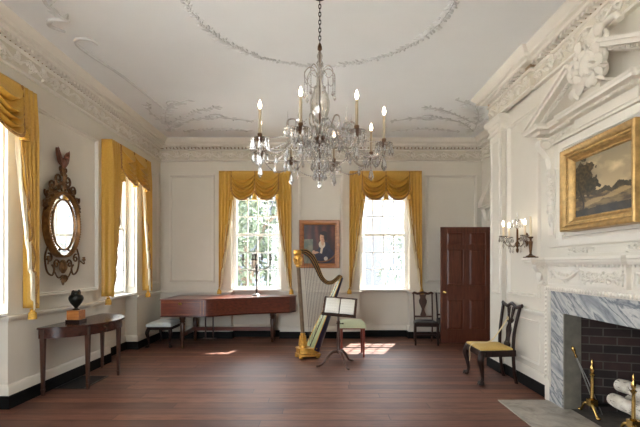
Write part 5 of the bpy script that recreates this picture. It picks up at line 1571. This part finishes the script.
sp_ = m.build('crystal_spire', M_['crystal'], sc, smooth=0)
for q in range(6):
    b = q * pi / 3; drop_part(sp_, TS @ Vector((0.055 * cos(b), 0.12 + 0.055 * sin(b), 0.20)), 0.06, 0.011, 'spire_drop')
for a in (radians(178), radians(92), radians(4)):
    ca, sa = cos(a), sin(a); R_ = 0.20
    P = lambda r, z: (ca * r, 0.12 + sa * r * 0.85, z)
    m = MB(TS); m.tube(bez([P(0.01, -0.04), P(0.07, -0.08), P(0.14, -0.07), P(R_, -0.01), P(R_, 0.035)], 5), 0.008, 7); arm = m.build('arm', M_['crystal_vase'], sc, smooth=60)
    m = MB(TS); m.lathe([(0.01, 0.02), (0.045, 0.035), (0.05, 0.042), (0.012, 0.036)], P(R_, 0), 12); m.build('drip_pan', M_['crystal_vase'], arm, smooth=60)
    m = MB(TS); m.lathe([(0.013, 0.035), (0.012, 0.05), (0.011, 0.155), (0.004, 0.16)], P(R_, 0), 10); m.build('candle', M_['wax'], arm)
    m = MB(TS); m.lathe([(0.0, 0.158), (0.008, 0.165), (0.013, 0.18), (0.011, 0.195), (0.005, 0.213), (0, 0.228)], P(R_, 0), 10); m.build('flame_bulb', M_['bulb'], arm)
    for q in range(7):
        b = 2 * pi * q / 7; c = P(R_, 0.03); drop_part(arm, TS @ Vector((c[0] + 0.046 * cos(b), c[1] + 0.046 * sin(b), 0.034)), 0.07, 0.013)
    drop_part(arm, TS @ Vector(P(R_ * 0.5, -0.085)), 0.08, 0.014); drop_part(arm, TS @ Vector(P(R_, -0.02)), 0.09, 0.016)
cs = thing('candlestick', 'bronze candlestick with tall unlit ivory candle on the mantel shelf', 'candlestick', (XB - 0.25, 4.50, 1.515), 0)
m = MB(); m.box(-0.055, -0.055, 0, 0.055, 0.055, 0.012); m.lathe([(0.05, 0.012), (0.045, 0.022), (0.022, 0.03), (0.012, 0.045), (0.014, 0.07), (0.022, 0.155), (0.024, 0.17), (0.012, 0.18), (0.012, 0.20), (0.026, 0.21), (0.028, 0.222), (0.016, 0.225)], n=14)
m.build('stick', M_['bronze'], cs, smooth=40)
m = MB(); m.lathe([(0.011, 0.222), (0.010, 0.43), (0.006, 0.437), (0, 0.438)], n=12); m.build('candle', M_['wax'], cs)

# ------------------------------------------------------------------ hearth furniture
def andiron(label, y):
    a = thing('brass_andiron', label, 'andiron', (2.57, y, 0.012), 0, 'brass andirons in the fireplace')
    m = MB(); m.box(-0.035, -0.035, 0.09, 0.035, 0.035, 0.15); m.lathe([(0.025, 0.15), (0.029, 0.157), (0.016, 0.165), (0.014, 0.34), (0.013, 0.37), (0.022, 0.38), (0.024, 0.39), (0.011, 0.40), (0.017, 0.42), (0.020, 0.44), (0.016, 0.46), (0.008, 0.475), (0.012, 0.49), (0.010, 0.51), (0.0, 0.535)], n=14)
    m.build('post', M_['brass'], a, smooth=50)
    for sg in (-1, 1):
        m = MB(); m.tube(bez([(-0.01, sg * 0.02, 0.11), (-0.03, sg * 0.06, 0.10), (-0.03, sg * 0.10, 0.05), (-0.03, sg * 0.13, 0.015)], 5), lerp_list([0.018, 0.016, 0.012, 0.012], 5), 8); m.ell((-0.03, sg * 0.14, 0.015), (0.022, 0.022, 0.015), 8, 6); m.build('foot', M_['brass'], a, smooth=60)
    m = MB(); m.box(0.02, -0.013, 0.085, 0.42, 0.013, 0.111); m.box(0.395, -0.013, 0, 0.42, 0.013, 0.09); m.build('billet_bar', M_['iron'], a, smooth=0)
    return a
andiron('brass andiron farther from the camera, beside the leaning fire tool', 4.06)
andiron('brass andiron nearer the camera, in front of the log ends', 3.52)
ft = thing('fire_tongs', 'steel fire tongs with brass handle leaning on the firebox side', 'fire tool', (0, 0, 0), 0)
p0, p1 = Vector((2.66, 4.12, 0.013)), Vector((2.47, 4.215, 0.64))
m = MB(); m.tube([tuple(p0.lerp(p1, t)) for t in (0, 0.5, 0.84)], [0.006, 0.006, 0.007], 7)
q0 = p0 + Vector((0.015, -0.05, 0)); m.tube([tuple(q0), tuple(q0.lerp(p1, 0.5) + Vector((0, -0.01, 0))), tuple(p0.lerp(p1, 0.82))], 0.005, 7); m.build('shaft', M_['steel'], ft, smooth=60)
m = MB(); m.tube([tuple(p0.lerp(p1, 0.82 + 0.18 * i / 8)) for i in range(9)], [0.010, 0.014, 0.010, 0.009, 0.012, 0.016, 0.018, 0.014, 0.004], 9); m.build('handle', M_['brass'], ft, smooth=60)
logs = [('upper birch log on top of the fireplace log pile', 2.80, 3.02, 4.02, 0.312, 0.060), ('lower birch log in front, its round end beside the far andiron', 2.71, 3.08, 3.98, 0.187, 0.060), ('lower birch log at the back, mostly hidden behind the others', 2.86, 3.12, 3.95, 0.187, 0.060)]
for lab, x, ya, yb, z, r in logs:
    l_ = thing('birch_log', lab, 'log', (x, (ya + yb) / 2, z), 0, 'birch logs in the fireplace')
    h = (yb - ya) / 2; n = 12
    P = [(0.010 * sin(i * 1.1 + x * 30), -h + 2 * h * i / n, 0.006 * sin(i * 0.8 + x * 9)) for i in range(n + 1)]
    m = MB(); m.tube(P, [r * (1 + 0.05 * sin(i * 2.2 + x * 50)) * (1 if 0 < i < n else 0.96) for i in range(n + 1)], 16); m.build('bark', M_['birch'], l_, smooth=50)
    for yy in (-h - 0.002, h + 0.002):
        m = MB(); e = P[0] if yy < 0 else P[-1]; m.add([(e[0] + r * 0.92 * cos(2 * pi * i / 16), yy, e[2] + r * 0.92 * sin(2 * pi * i / 16)) for i in range(16)], [tuple(range(16))]); m.build('cut_end', M_['log_end'], l_, smooth=0)

# ------------------------------------------------------------------ beyond the windows
def tree(label, x, y, z0, h, r, mat, n, seed):
    t = thing('garden_tree', label, 'tree', (x, y, z0), 0, 'trees beyond the back windows')
    r3 = random.Random(seed); m = MB(); m.tube([(0, 0, 0), (0.1, 0, h * 0.4), (0.0, 0.1, h * 0.75)], [0.22, 0.16, 0.08], 8)
    br = []
    for i in range(9):
        a = r3.uniform(0, 6.28); e = (r * 0.75 * cos(a), r * 0.75 * sin(a), h * r3.uniform(0.5, 0.95)); br.append(e)
        m.tube([(0.05, 0, h * r3.uniform(0.3, 0.6)), (e[0] * 0.5, e[1] * 0.5, e[2] - 0.5), e], [0.07, 0.05, 0.02], 6)
    m.build('trunk', M_['bark'], t, smooth=60)
    m = MB()
    for i in range(n):
        while True:
            p = (r3.uniform(-1, 1), r3.uniform(-1, 1), r3.uniform(-1, 1))
            d2 = p[0] ** 2 + p[1] ** 2 + p[2] ** 2
            if 0.12 < d2 < 1 and noise.noise(Vector((p[0] * 2.2 + seed, p[1] * 2.2, p[2] * 2.2))) > -0.05: break
        c = (p[0] * r, p[1] * r, h * 0.62 + p[2] * h * 0.42)
        s = r3.uniform(0.08, 0.17); u = Vector((r3.gauss(0, 1), r3.gauss(0, 1), r3.gauss(0, 1))).normalized(); w = u.orthogonal().normalized()
        C_ = Vector(c); q = u.cross(w)
        m.add([tuple(C_ - u * s), tuple(C_ + w * s * 0.5 + q * 0.02), tuple(C_ + u * s), tuple(C_ - w * s * 0.5 + q * 0.02)], [(0, 1, 2, 3)])
    m.build('foliage', mat, t, smooth=0)
tree('leafy green tree outside the left back window', -2.6, 14.5, -4.2, 8.6, 2.1, M_['leaf'], 5200, 4)
tree('pale green tree farther out behind the left back window', -0.4, 20.5, -4.2, 8.5, 2.0, M_['leaf_pale'], 3600, 9)
tree('thin pale tree outside the right back window', 4.0, 19.0, -4.2, 8.0, 1.6, M_['leaf_pale'], 1900, 15)
def house(label, x, y, w, h, mat, pm, n):
    nh = thing('neighbour_house', label, 'house', (x, y, -4.2), 0, 'houses beyond the back windows')
    m = MB(); m.box(0, 0, 0, w, 8, h); m.build('house_wall', mat, nh, smooth=0)
    m = MB(); m.prism([(-0.4, h), (w + 0.4, h), (w - 2, h + 2), (2, h + 2)], -0.4, 8.4); m.build('house_roof', M_['outside_roof'], nh, smooth=0)
    for zf in (1.2, 4.4, 7.4):
        for i in range(n):
            x = w * (i + 0.5) / n; m = MB(); m.box(x - 0.62, -0.06, zf - 0.1, x + 0.62, 0.02, zf + 1.9); w_ = m.build('house_window', pm, nh, smooth=0)
            m = MB(); m.box(x - 0.5, -0.08, zf, x + 0.5, -0.05, zf + 1.8); m.build('house_pane', M_['outside_pane'], w_, smooth=0)
house('dark grey brick house behind the tree outside the left back window', -13, 26, 13.2, 11, M_['outside_brick'], M_['outside_roof'], 5)
house('grey stucco house seen through the right back window', 0.8, 26, 12, 13, M_['outside_wall'], M_['white_wood'], 5)
